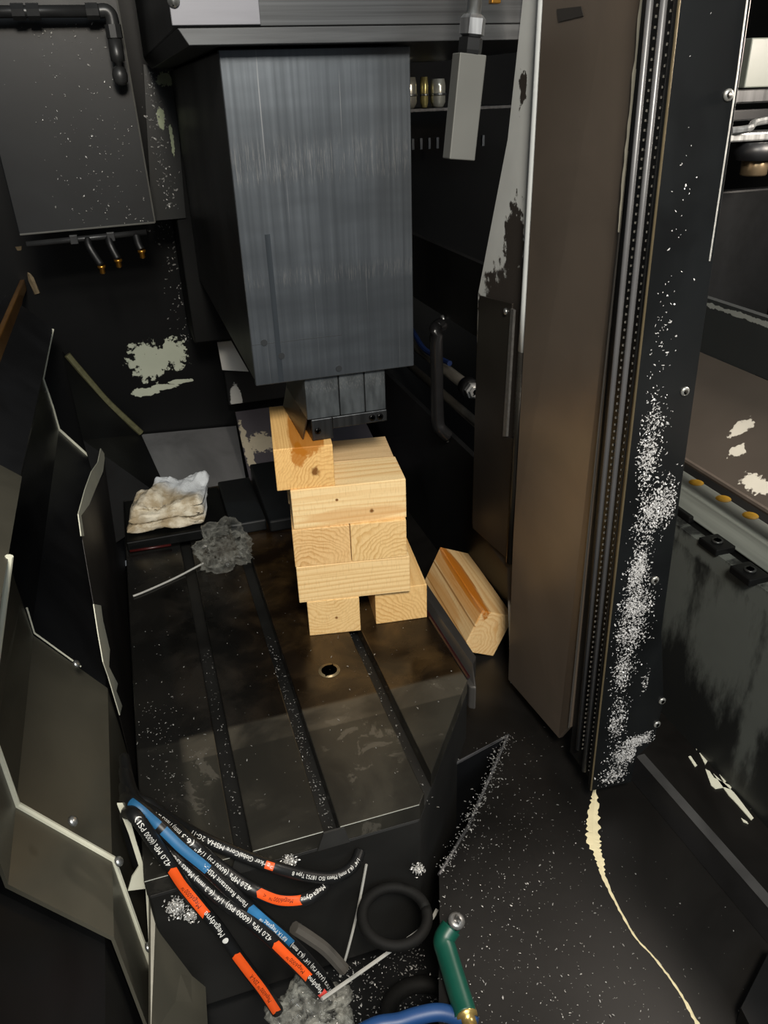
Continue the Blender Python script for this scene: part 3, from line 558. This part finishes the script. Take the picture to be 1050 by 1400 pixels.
# ------------------------------------------------------------------ rag, tray, bags, ties
o = MB(); o.box((-.115, 1.625, .001), (.115, 1.84, .026)); tag(o.build('black_tray', plain('tray_black', '#050606', .5, 0, .2), bevel=.003), 'flat black tray under the folded rag on the table', 'tray')
o = MB(); o.box((.118, 1.615, .001), (.20, 1.86, .03)); o.prism([(.205, 1.60, .001), (.205, 1.60, .03), (.205, 1.87, .06), (.205, 1.87, .001)], (.2, 0, 0)); tag(o.build('rubber_mat', sheet('blue_black_mat', '#0b0f12', .45), bevel=.004), 'blue-black folded rubber mat behind the timber stack', 'mat')
o = MB(); o.cyl((-.11, 1.618, .007), (-.02, 1.614, .007), .003, 10); tag(o.build('red_pen', plain('dark_red', '#3a0f0e', .35)), 'thin dark red rod along the front of the tray', 'rod')
def cloth_layer(m, fl, fr, br, bl, z0, th, seed, amp):
    nu, nv = 36, 22; fl, fr, br, bl = map(Vector, (fl, fr, br, bl)); vs = []
    ring_n = 2 * nv
    for i in range(nu + 1):
        u = i / nu
        for k in range(ring_n):
            a = k / ring_n * 2 * math.pi
            cx_ = math.cos(a); sz = math.sin(a)
            v = .5 + .5 * (abs(cx_) ** .55) * (1 if cx_ > 0 else -1)
            h = .5 + .5 * (abs(sz) ** .5) * (1 if sz > 0 else -1)
            e = min(1, (min(u, 1 - u) / .06) ** .5) if 0 < u < 1 else .05
            h = .5 + (h - .5) * max(e, .2)
            p = fl.lerp(fr, u).lerp(bl.lerp(br, u), 1 - v)
            q = Vector((p.x * 22, p.y * 22, seed + h * 1.5))
            f = noise.noise(q) + .5 * abs(noise.noise(q * 2.3)) - .2 + .25 * noise.noise(q * 6)
            z = z0 + h * th + f * amp * (.25 + h)
            vs.append((p.x + noise.noise(q + Vector((9, 0, 0))) * amp * .5, p.y + noise.noise(q + Vector((0, 7, 3))) * amp * .5, max(z, z0 - .002)))
    n = ring_n
    fs = [(i * n + k, i * n + (k + 1) % n, (i + 1) * n + (k + 1) % n, (i + 1) * n + k) for i in range(nu) for k in range(n)]
    fs += [tuple(range(n - 1, -1, -1)), tuple(nu * n + k for k in range(n))]
    m.add(vs, fs, True)
def rag_mat():
    t = NT('soiled_cotton'); n = t.noise(28, 5); n2 = t.noise(9, 3); sx = t.n('ShaderNodeSeparateXYZ'); t.L(t.co, sx.inputs[0])
    wv = t.noise(400, 2)
    w_ = t.step(t.math('ADD', t.math('ADD', sx.outputs[0], sx.outputs[1]), t.math('MULTIPLY', n2, .05)), .02, .09)
    col = t.mix(t.step(n, .35, .65), srgb('#a39377'), srgb('#dcd4c0')); col = t.mix(w_, col, srgb('#d3d8dc'))
    t.bump(t.math('ADD', n, t.math('MULTIPLY', wv, .3)), .8, .006); return t.out(col, .9, 0, .2)
m = MB()
cloth_layer(m, (-.108, 1.650, 0), (.062, 1.640, 0), (.085, 1.78, 0), (-.095, 1.79, 0), .028, .022, 1, .010)
cloth_layer(m, (-.105, 1.655, 0), (.064, 1.648, 0), (.092, 1.80, 0), (-.08, 1.79, 0), .048, .022, 5, .014)
cloth_layer(m, (-.095, 1.680, 0), (.062, 1.662, 0), (.10, 1.81, 0), (-.03, 1.82, 0), .066, .018, 9, .017)
tag(m.build('folded_rag', rag_mat(), loc=(0, 1.72, .03)), 'crumpled cream cotton rag folded on the black tray', 'rag')

def plastic_mat(name, op):
    t = NT(name); n = t.noise(45, 3, dist=1)
    t.out((.72, .73, .66, 1), .09, 0, 1); tr = t.n('ShaderNodeBsdfTransparent'); mx = t.n('ShaderNodeMixShader')
    fr = t.n('ShaderNodeLayerWeight'); fr.inputs[0].default_value = .35
    f = t.math('ADD', t.math('MULTIPLY', t.math('POWER', fr.outputs['Facing'], 2), .5), t.math('MULTIPLY', t.step(n, .35, .75), op), True)
    t.L(f, mx.inputs[0]); t.L(tr.outputs[0], mx.inputs[1]); t.L(t.b.outputs[0], mx.inputs[2])
    t.L(mx.outputs[0], t.t.nodes['Material Output'].inputs[0]); return t.m
def bag(name, label, c, r, seed, op, lobes=()):
    bm = bmesh.new(); bmesh.ops.create_icosphere(bm, subdivisions=5, radius=1)
    for v in bm.verts:
        d = v.co.normalized(); q = d * 1.6 + Vector((seed, seed, seed))
        k = .95 + .40 * noise.noise(q) - .42 * abs(noise.noise(q * 1.7)) - .22 * abs(noise.noise(q * 3.7 + Vector((5, 1, 2)))) + .03 * noise.noise(q * 9)
        for (ld, la) in lobes: k += la * max(0, d.dot(Vector(ld).normalized())) ** 8
        v.co = Vector((d.x * r[0], d.y * r[1], d.z * r[2])) * k
        v.co.z = max(v.co.z, -r[2] * .78)
    me = bpy.data.meshes.new(name); bm.to_mesh(me); bm.free(); me.materials.append(plastic_mat(name + '_film', op)); me.polygons.foreach_set('use_smooth', [True] * len(me.polygons))
    o = bpy.data.objects.new(name, me); COL.objects.link(o); o.location = c; return tag(o, label, 'bag')
bag('plastic_bag', 'crumpled clear plastic bag on the table beside the rag', (.088, 1.50, .0385), (.068, .064, .048), 2.1, .10, [((.1, .5, .9), .5)])
bag('plastic_bag', 'large crumpled clear plastic bag among the hoses at the bottom', (.062, .650, -.258), (.066, .066, .056), 6.4, .32)
bag('plastic_bag', 'dull folded plastic bag right of the large bag at the bottom edge', (.148, .585, -.275), (.036, .045, .034), 11.4, .14)
TIE = plain('grey_zip_tie', '#a9a9a4', .4, var=.1)
def tie(label, pts, r=.0022):
    m = MB(); m.tube(smooth_path(pts, 6), r, 6); return tag(m.build('zip_tie', TIE), label, 'zip tie')
tie('pale zip tie on the table beside the plastic bag', [(-0.1098, 1.4357, 0.0030), (-0.0831, 1.4457, 0.0030), (-0.0215, 1.4758, 0.0030), (0.0409, 1.5097, 0.0060)], .0022)
tie('upright thin zip tie in front of the table', [(0.1777, 0.7380, -0.0834), (0.1575, 0.7200, -0.1451), (0.1363, 0.7000, -0.1910), (0.1162, 0.6900, -0.2443)], .002)
tie('long pale zip tie crossing the pit beside the green gun', [(0.2727, 0.7000, -0.1764), (0.2515, 0.6900, -0.1885), (0.1847, 0.6700, -0.1933), (0.0771, 0.6200, -0.1640)], .0028)

# ------------------------------------------------------------------ hoses
VIEW = Vector((-.1, -.55, .75))
class Hose:
    def __init__(s, label, pts, r=.0108):
        s.K = 10; s.r = r; a = Vector(pts[0]); yg = .85 + (a.y - .746); pts = [(-.1375, yg, -.09), (-.1365, yg - .008, .015)] + pts; s.P = smooth_path(pts, s.K); s.o = thing('hydraulic_hose', label, 'hose', s.P[0], 'hydraulic hoses')
        m = MB(); m.tube(s.P, r, 14); m.build('hose_body', plain('hose_rubber', '#131415', .42, var=.35, scale=60), s.o)
        s.S = [0]
        for a, b in zip(s.P, s.P[1:]): s.S.append(s.S[-1] + (b - a).length)
    def s_of(s, t): t += 2; i = min(int(t * s.K), len(s.P) - 2); f = t * s.K - i; return s.S[i] + (s.S[i + 1] - s.S[i]) * f
    def frame(s, d):
        d = min(max(d, 0), s.S[-1] - 1e-5); i = next(k for k in range(len(s.S) - 1) if s.S[k + 1] > d)
        f = (d - s.S[i]) / (s.S[i + 1] - s.S[i]); p = s.P[i].lerp(s.P[i + 1], f)
        ta = (s.P[min(i + 1, len(s.P) - 1)] - s.P[max(i - 1, 0)]).normalized(); tb = (s.P[min(i + 2, len(s.P) - 1)] - s.P[i]).normalized()
        t = ta.lerp(tb, f).normalized(); n = (VIEW - t * VIEW.dot(t)).normalized(); return p, t, n
    def at(s, d, v, h):      # d along, v across (text up), h above surface
        p, t, n = s.frame(d); b = n.cross(-t); a = v / s.r
        return p + (n * math.cos(a) + b * math.sin(a)) * (s.r + h)
    def label(s, t0, t1, mat, half=.0062, notch=True):
        a, b = s.s_of(t0), s.s_of(t1); n = 24; k = 8; vs = []
        for i in range(n + 1):
            for j in range(k + 1):
                v = (j / k * 2 - 1) * half; f = i / n; d = a + (b - a) * f
                if notch: d += (.004 * (abs(v) / half) * (1 - f) + .005 * (abs(v) / half) * f)
                vs.append(s.at(d, v, .0004))
        m = MB(); m.add(vs, [(i * (k + 1) + j, i * (k + 1) + j + 1, (i + 1) * (k + 1) + j + 1, (i + 1) * (k + 1) + j) for i in range(n) for j in range(k)], True)
        return m.build('printed_band', mat, s.o)
    def text(s, txt, t, mat, size=.0095, h=.0004, voff=0):   # first letter at parameter t, reading towards the hose start
        cu = bpy.data.curves.new('lettering', 'FONT'); cu.body = txt; cu.size = size; cu.resolution_u = 2; cu.space_character = 1.02
        ob = bpy.data.objects.new('lettering', cu); COL.objects.link(ob)
        dg = bpy.context.evaluated_depsgraph_get(); dg.update(); me = bpy.data.meshes.new_from_object(ob.evaluated_get(dg)); bpy.data.objects.remove(ob)
        bm = bmesh.new(); bm.from_mesh(me); bmesh.ops.subdivide_edges(bm, edges=[e for e in bm.edges if e.calc_length() > .004], cuts=1)
        d0 = s.s_of(t); org = Vector(s.o['_o'])
        for v in bm.verts: v.co = s.at(d0 - v.co.x, v.co.y - size * .35 + voff, h) - org
        bm.to_mesh(me); bm.free(); me.materials.clear(); me.materials.append(mat)
        o = bpy.data.objects.new('lettering', me); COL.objects.link(o); o.parent = s.o; return o
WHT = plain('white_print', '#d9dad6', .6, var=.1); ORG = plain('orange_print', '#e8571c', .45, var=.12); BLU = sheet('blue_print', '#25628f', .4, smear=.5); INK = plain('dark_print', '#2a1206', .5)
def YR(pts, y0, y1): return pts
h1 = Hose('topmost black hose curving along the table front edge', [(-0.1231, 0.8680, 0.0345), (-0.0991, 0.8420, 0.0299), (-0.0767, 0.8120, 0.0268), (-0.0326, 0.7560, 0.0315), (0.0134, 0.7300, 0.0106), (0.0443, 0.7100, 0.0033), (0.0843, 0.7050, -0.0252), (0.1165, 0.7050, -0.0437), (0.1402, 0.7100, -0.0497), (0.1578, 0.7200, -0.0498), (0.1685, 0.7350, -0.0495)], .0082)
h1.text('Parker GlobalCore MSHA 2G-11', 5.0, WHT, .0085); h1.label(4.75, 5.0, ORG, .005, False)
h1.text('1/4" (6.3 mm) Meets ISO 18752 Type B', 9.2, WHT, .0068, voff=.001)
h2 = Hose('black hose with a short orange band curving to the right', [(-0.1204, 0.8420, 0.0494), (-0.0802, 0.7850, 0.0539), (-0.0525, 0.7380, 0.0578), (-0.0279, 0.7250, 0.0226), (-0.0012, 0.7080, -0.0035), (0.0176, 0.6950, -0.0140), (0.0435, 0.6900, -0.0368), (0.0689, 0.6900, -0.0499), (0.0890, 0.6900, -0.0499), (0.1053, 0.7000, -0.0536), (0.1171, 0.7150, -0.0567)], .0088)
h2.label(4.95, 7.0, ORG); h2.text('Mega6000\u2122  <', 6.6, INK, .0072, .0008)
h2.text('42.0 MPa (6000 PSI) 1/4" (6.3 mm) Meets ISO', 4.75, WHT, .0095); h2.text('Megadyne', 8.9, WHT, .0085)
h3 = Hose('black hose with worn blue bands ending in the plastic bag', [(-0.1140, 0.7780, 0.1085), (-0.0864, 0.7520, 0.0865), (-0.0622, 0.7300, 0.0588), (-0.0375, 0.7150, 0.0292), (-0.0177, 0.7000, 0.0025), (0.0027, 0.6900, -0.0285), (0.0229, 0.6800, -0.0588), (0.0447, 0.6750, -0.0978), (0.0667, 0.6680, -0.1418), (0.0855, 0.6600, -0.1843), (0.0940, 0.6600, -0.2147)], .0088)
h3.label(.1, 1.0, BLU, .006, False); h3.label(1.2, 3.0, BLU, .0065, False); h3.label(5.0, 7.1, BLU, .0068)
h3.text('RIFTX Megavac\u2122', 6.9, WHT, .0075, .0008); h3.text('22.5 MPa (3250 PSI) 1/4" (6.3 mm)', 10, WHT, .0085); h3.text('Flame Resistant MSHA', 4.9, WHT, .0085)
h4 = Hose('black hose with a mid orange band and small red end mark', [(-0.1212, 0.8100, 0.0616), (-0.0844, 0.7570, 0.0331), (-0.0602, 0.7330, 0.0079), (-0.0349, 0.7080, -0.0147), (-0.0057, 0.6830, -0.0344), (0.0199, 0.6670, -0.0648), (0.0407, 0.6560, -0.0994), (0.0620, 0.6450, -0.1367), (0.0802, 0.6360, -0.1752)], .0088)
h4.label(5.3, 7.0, ORG); h4.text('Mega6000\u2122', 6.8, INK, .0072, .0008); h4.text('42.0 MPa (6000 PSI) 1/4" (6.3 mm) Meets ISO 18752 Type B', 5.15, WHT, .0088)
h4.text('Megadyne', 7.8, WHT, .009); h4.label(7.75, 8.0, plain('red_print', '#c8453f', .5), .006, False)
h5 = Hose('lowest black hose with two long orange bands at the left', [(-0.1117, 0.7460, 0.1227), (-0.0932, 0.7310, 0.0798), (-0.0803, 0.7200, 0.0468), (-0.0687, 0.7150, 0.0058), (-0.0523, 0.7000, -0.0255), (-0.0384, 0.6900, -0.0540), (-0.0232, 0.6800, -0.0980), (-0.0093, 0.6720, -0.1362), (0.0051, 0.6650, -0.1759), (0.0187, 0.6600, -0.2251)], .0088)
h5.label(1.95, 4.05, ORG); h5.label(5.95, 8.7, ORG); h5.text('Mega6000\u2122', 3.8, INK, .0080, .0008); h5.text('Mega6000\u2122 2SN-R', 8.3, INK, .0072, .0008)
h5.text('\u25cf Megadyne', 5.5, WHT, .0105); h5.text('42.0 MPa (6000 PSI)', 1.85, WHT, .0095)

# ------------------------------------------------------------------ air gun, blue hose, black coils
Gn = thing('air_gun', 'dark green air blow gun lying in the pit', 'air gun', (.25, .63, -.12))
GM = plain('green_plastic', '#0a4639', .4, var=.2)
m = MB(); m.tube(smooth_path([(0.2614, 0.6191, -0.1000), (0.2475, 0.6107, -0.1080), (0.2455, 0.5948, -0.1120), (0.2424, 0.5591, -0.1140), (0.2401, 0.5294, -0.1150), (0.2389, 0.5148, -0.1150)], 6), .016, 14, radii=[.0145] * 31); m.build('grip_body', GM, Gn)
m = MB(); m.tube([(0.2595, 0.6170, -0.1040), (0.2669, 0.6196, -0.0940)], .0105, 12); m.build('gun_head', GM, Gn)
m = MB(); a0 = Vector((0.2677, 0.6191, -0.0920)); a1 = a0 + Vector((.15, -.25, 1)); m.lathe([(.0115, 0), (.0115, .006), (.008, .0085), (.005, .0085), (.004, .006), (0, .006)], a0, a1 - a0, 14); m.build('steel_nozzle', plain('nozzle_steel', '#8d8d8c', .35, .7), Gn)
m = MB(); b0 = Vector((0.2403, 0.5180, -0.1150)); b1 = Vector((0.2391, 0.4992, -0.1150)); m.lathe([(.0135, 0), (.0135, .006), (.009, .007), (.009, .02), (.011, .022), (.011, .035)], b0, b1 - b0, 12); m.build('brass_coupling', plain('brass_pale', '#c7ab6a', .3, .8), Gn)
m = MB(); m.tube(smooth_path([(0.0968, 0.5377, -0.1220), (0.1311, 0.5424, -0.1220), (0.1583, 0.5378, -0.1220), (0.1823, 0.5371, -0.1220), (0.2099, 0.5325, -0.1220), (0.2318, 0.5185, -0.1220), (0.2466, 0.5025, -0.1220)], 6), .0105, 12)
tag(m.build('blue_air_hose', plain('blue_pu', '#183e70', .45, var=.15)), 'bright blue air hose arching at the bottom edge', 'hose')
DUST = plain('dusty_black_rubber', '#0b0b0a', .75, 0, .25, var=.6, scale=200)
def coil(label, c, rad, r, tilt, a0=0, a1=2 * math.pi):
    R = Euler(tilt).to_matrix(); n = 40
    P = [Vector(c) + R @ Vector((rad * math.cos(a0 + (a1 - a0) * i / n), rad * .9 * math.sin(a0 + (a1 - a0) * i / n), 0)) for i in range(n + 1)]
    m = MB(); m.tube(P, r, 10); return tag(m.build('black_coil', DUST), label, 'hose')
coil('upper black hose coil in the pit behind the zip ties', (0.2006, 0.6800, -0.1304), .047, .008, (.12, .12, 0))
coil('lower black hose coil beside the green gun', (0.2171, 0.6134, -0.2650), .05, .012, (-.1, .1, 0))
m = MB(); m.tube(smooth_path([(0.0603, 0.7000, -0.1173), (0.0809, 0.6950, -0.1446), (0.1009, 0.6900, -0.1755), (0.1208, 0.6800, -0.2136)], 5), .009, 8); tag(m.build('grey_hose_end', plain('dusty_rubber', '#4a4742', .7)), 'dusty grey hose end behind the blue banded hose', 'hose')

# ------------------------------------------------------------------ swarf (metal chips)
def sliver(m, p, n, s):
    n = Vector(n); t = Vector((rnd.uniform(-1, 1), rnd.uniform(-1, 1), rnd.uniform(-1, 1))); t = (t - n * t.dot(n)).normalized(); b = n.cross(t)
    l = s * rnd.uniform(.5, 1.6); wd = s * rnd.uniform(.15, .4); p = Vector(p) + n * .0006; c_ = rnd.uniform(-.5, .5) * l
    q = [p - t * l * .5, p + b * c_ * .3 + n * s * .25, p + t * l * .5 + b * c_ * .2 + n * s * rnd.uniform(0, .4)]
    m.add([q[0] - b * wd * .4, q[0] + b * wd * .4, q[1] - b * wd, q[1] + b * wd, q[2] - b * wd * .3, q[2] + b * wd * .3], [(0, 1, 3, 2), (2, 3, 5, 4)])
def swarf(name, label, fn, count, n, size, mat=CHIP, cat='swarf'):
    m = MB()
    for _ in range(count):
        p = fn()
        if p: sliver(m, p, n, size * rnd.choice((.5, .7, 1, 1, 1.6)))
    return stuff(tag(m.build(name, mat), label, cat))
def inpan(x, y):
    c_ = False; P = pan
    for i in range(len(P)):
        (x0, y0), (x1, y1) = P[i - 1], P[i]
        if (y0 > y) != (y1 > y) and x < (x1 - x0) * (y - y0) / (y1 - y0) + x0: c_ = not c_
    return c_
def on_pan():
    while 1:
        x, y = rnd.gauss(.33, .12), rnd.uniform(.35, .95)
        if .1 < x < .66 and inpan(x, y): return (x, y, -.135)
swarf('pan_swarf', 'fine bright chips scattered over the black pan floor', on_pan, 1300, (0, 0, 1), .0018)
def on_ridge():
    k = rnd.choice((1, 1, 1, 2)); a, b = pan[k], pan[k + 1]; f = rnd.random()
    return (a[0] + (b[0] - a[0]) * f + rnd.gauss(.002, .007), a[1] + (b[1] - a[1]) * f + rnd.gauss(0, .007), -.133)
swarf('ridge_swarf', 'chips crusted along the bright pan step edge', on_ridge, 420, (0, 0, 1), .0024)
def on_pit(): return (rnd.uniform(.08, .26), rnd.uniform(.5, .74), -.3045)
swarf('pit_swarf', 'grey chips littering the dark pit around the coils', on_pit, 1200, (0, 0, 1), .0024)
def on_table():
    k = rnd.random()
    if k < .45: a, wd = SL[rnd.choice((0, 1, 1, 2))]; return (a + rnd.uniform(.002, wd - .002), rnd.uniform(.75, 1.25), -.030)
    x, y = rnd.uniform(-.118, .42), rnd.uniform(.76, 1.6)
    if k < .7: x = rnd.gauss(-.085, .03); y = rnd.uniform(.76, 1.1)
    if x < -.119 or y < yfront(min(x, .42)) + .01: return None
    if any(a - .003 < x < a + wd + .003 for a, wd in SL): return None
    return (x, y, .0002)
swarf('table_swarf', 'sparse chips on the table top and in its slots', on_table, 900, (0, 0, 1), .0022)
CL = [(0.6056, 0.7560, 0.4140) + (.016, .016, 420), (0.5871, 0.7560, 0.3904) + (.012, .02, 200), (0.5842, 0.7560, 0.3174) + (.008, .016, 420), (0.5870, 0.7560, 0.2566) + (.014, .015, 420), (0.5869, 0.7560, 0.2062) + (.013, .012, 250),
      (0.5826, 0.7560, 0.1479) + (.009, .02, 260), (0.5867, 0.7560, 0.0479) + (.008, .02, 220), (0.6346, 0.7560, 0.1124) + (.007, .012, 110), (0.6135, 0.7560, -0.0290) + (.016, .012, 420), (0.6288, 0.7560, -0.0061) + (.014, .005, 220), (0.5951, 0.7560, -0.0702) + (.014, .009, 120),
      (0.5720, 0.7560, 0.4922) + (.01, .015, 120), (0.5701, 0.7560, 0.6051) + (.009, .05, 40), (0.5759, 0.7560, 0.5354) + (.012, .012, 90), (0.5666, 0.7560, 0.7453) + (.012, .1, 25), (0.5750, 0.7560, 0.4717) + (.006, .02, 130)]
CLW = [c_[5] for c_ in CL]
def on_edge():
    c_ = rnd.choices(CL, CLW)[0]; x = c_[0] + rnd.gauss(0, c_[3]); z = c_[2] + rnd.gauss(0, c_[4] * 1.1)
    lim = .630 if z < .19 and z > -.02 else .628
    if z < -.09 or x < .556 or x > (.66 if -.02 < z < .06 else lim): return None
    return (x, .757, z)
swarf('door_swarf', 'dense bright swarf stuck down the black door edge', on_edge, 6500, (0, -1, 0), .0022, CHIPW)
def on_cab():
    x, z = rnd.gauss(-.03, .06), rnd.uniform(.66, 1.06)
    return (x, 1.879, z) if -.2 < x < .055 else None
swarf('cabinet_spatter', 'tiny bright specks spattered on the cabinet front', on_cab, 260, (0, -1, 0), .0025)
def on_back(): return (rnd.gauss(.115, .03), 2.057, rnd.uniform(.38, .95)) if rnd.random() < 0 else (rnd.gauss(.112, .012), 2.053, rnd.uniform(.66, .95))
swarf('flange_spatter', 'bright specks along the cabinet side flange', on_back, 150, (0, -1, 0), .0035)
def on_wall(): return (rnd.gauss(.12, .022), 2.298, rnd.uniform(.28, .62))
swarf('wall_spatter', 'bright specks on the back wall left of the spindle head', on_wall, 170, (0, -1, 0), .0042)
def on_low(): return (rnd.uniform(-.18, -.15), rnd.uniform(.3, .66), 0)
for i, (c_, r_, k) in enumerate((((0.0683, 0.7350, -0.0273), .008, 90), ((0.2506, 0.7200, -0.1018), .006, 80), ((-0.0873, 0.7300, -0.0454), .01, 130), ((-0.0687, 0.7200, -0.0556), .008, 70))):
    m = MB()
    for _ in range(k * 2): sliver(m, Vector(c_) + Vector((rnd.gauss(0, r_ * .6), rnd.gauss(0, r_ * .6), rnd.gauss(0, r_ * .4))), Vector((rnd.uniform(-.5, .5), -.6, .8)).normalized(), .003)
    stuff(tag(m.build('chip_clump', CHIP), ['small clump of chips on the table front by the top hose', 'small clump of chips at the table corner', 'pale clump of chips left of the lowest hose', 'pale clump of chips beside the lowest orange band'][i], 'swarf', None))
# cream residue on the pan
pts = [(0.5895, 0.7966, -0.1345), (0.5746, 0.7694, -0.1345), (0.5495, 0.7319, -0.1345), (0.5325, 0.7013, -0.1345), (0.5236, 0.6697, -0.1345), (0.5131, 0.6402, -0.1345), (0.5064, 0.5927, -0.1345), (0.5039, 0.5472, -0.1345), (0.5111, 0.5120, -0.1345), (0.5149, 0.4697, -0.1345), (0.5117, 0.4212, -0.1345)]
wd = [.0015, .006, .010, .0095, .006, .0028, .0018, .0014, .0014, .0016, .0026]
P = smooth_path(pts, 10); m = MB(); vs = []
for i, p in enumerate(P):
    t = i / 10; k = min(int(t), len(wd) - 2); ww = wd[k] + (wd[k + 1] - wd[k]) * (t - k)
    d = (P[min(i + 1, len(P) - 1)] - P[max(i - 1, 0)]).normalized(); s_ = Vector((d.y, -d.x, 0))
    vs += [p + s_ * ww * rnd.uniform(.6, 1.35), p + Vector((0, 0, .0012)), p - s_ * ww * rnd.uniform(.6, 1.35)]
m.add(vs, [(3 * i + j, 3 * i + j + 1, 3 * i + j + 4, 3 * i + j + 3) for i in range(len(P) - 1) for j in (0, 1)])
stuff(tag(m.build('dried_residue', plain('cream_residue', '#e4d9b2', .75, var=.15)), 'cream dried coolant streak running down the black pan', 'residue'))
for o in bpy.data.objects:
    if '_o' in o: del o['_o']
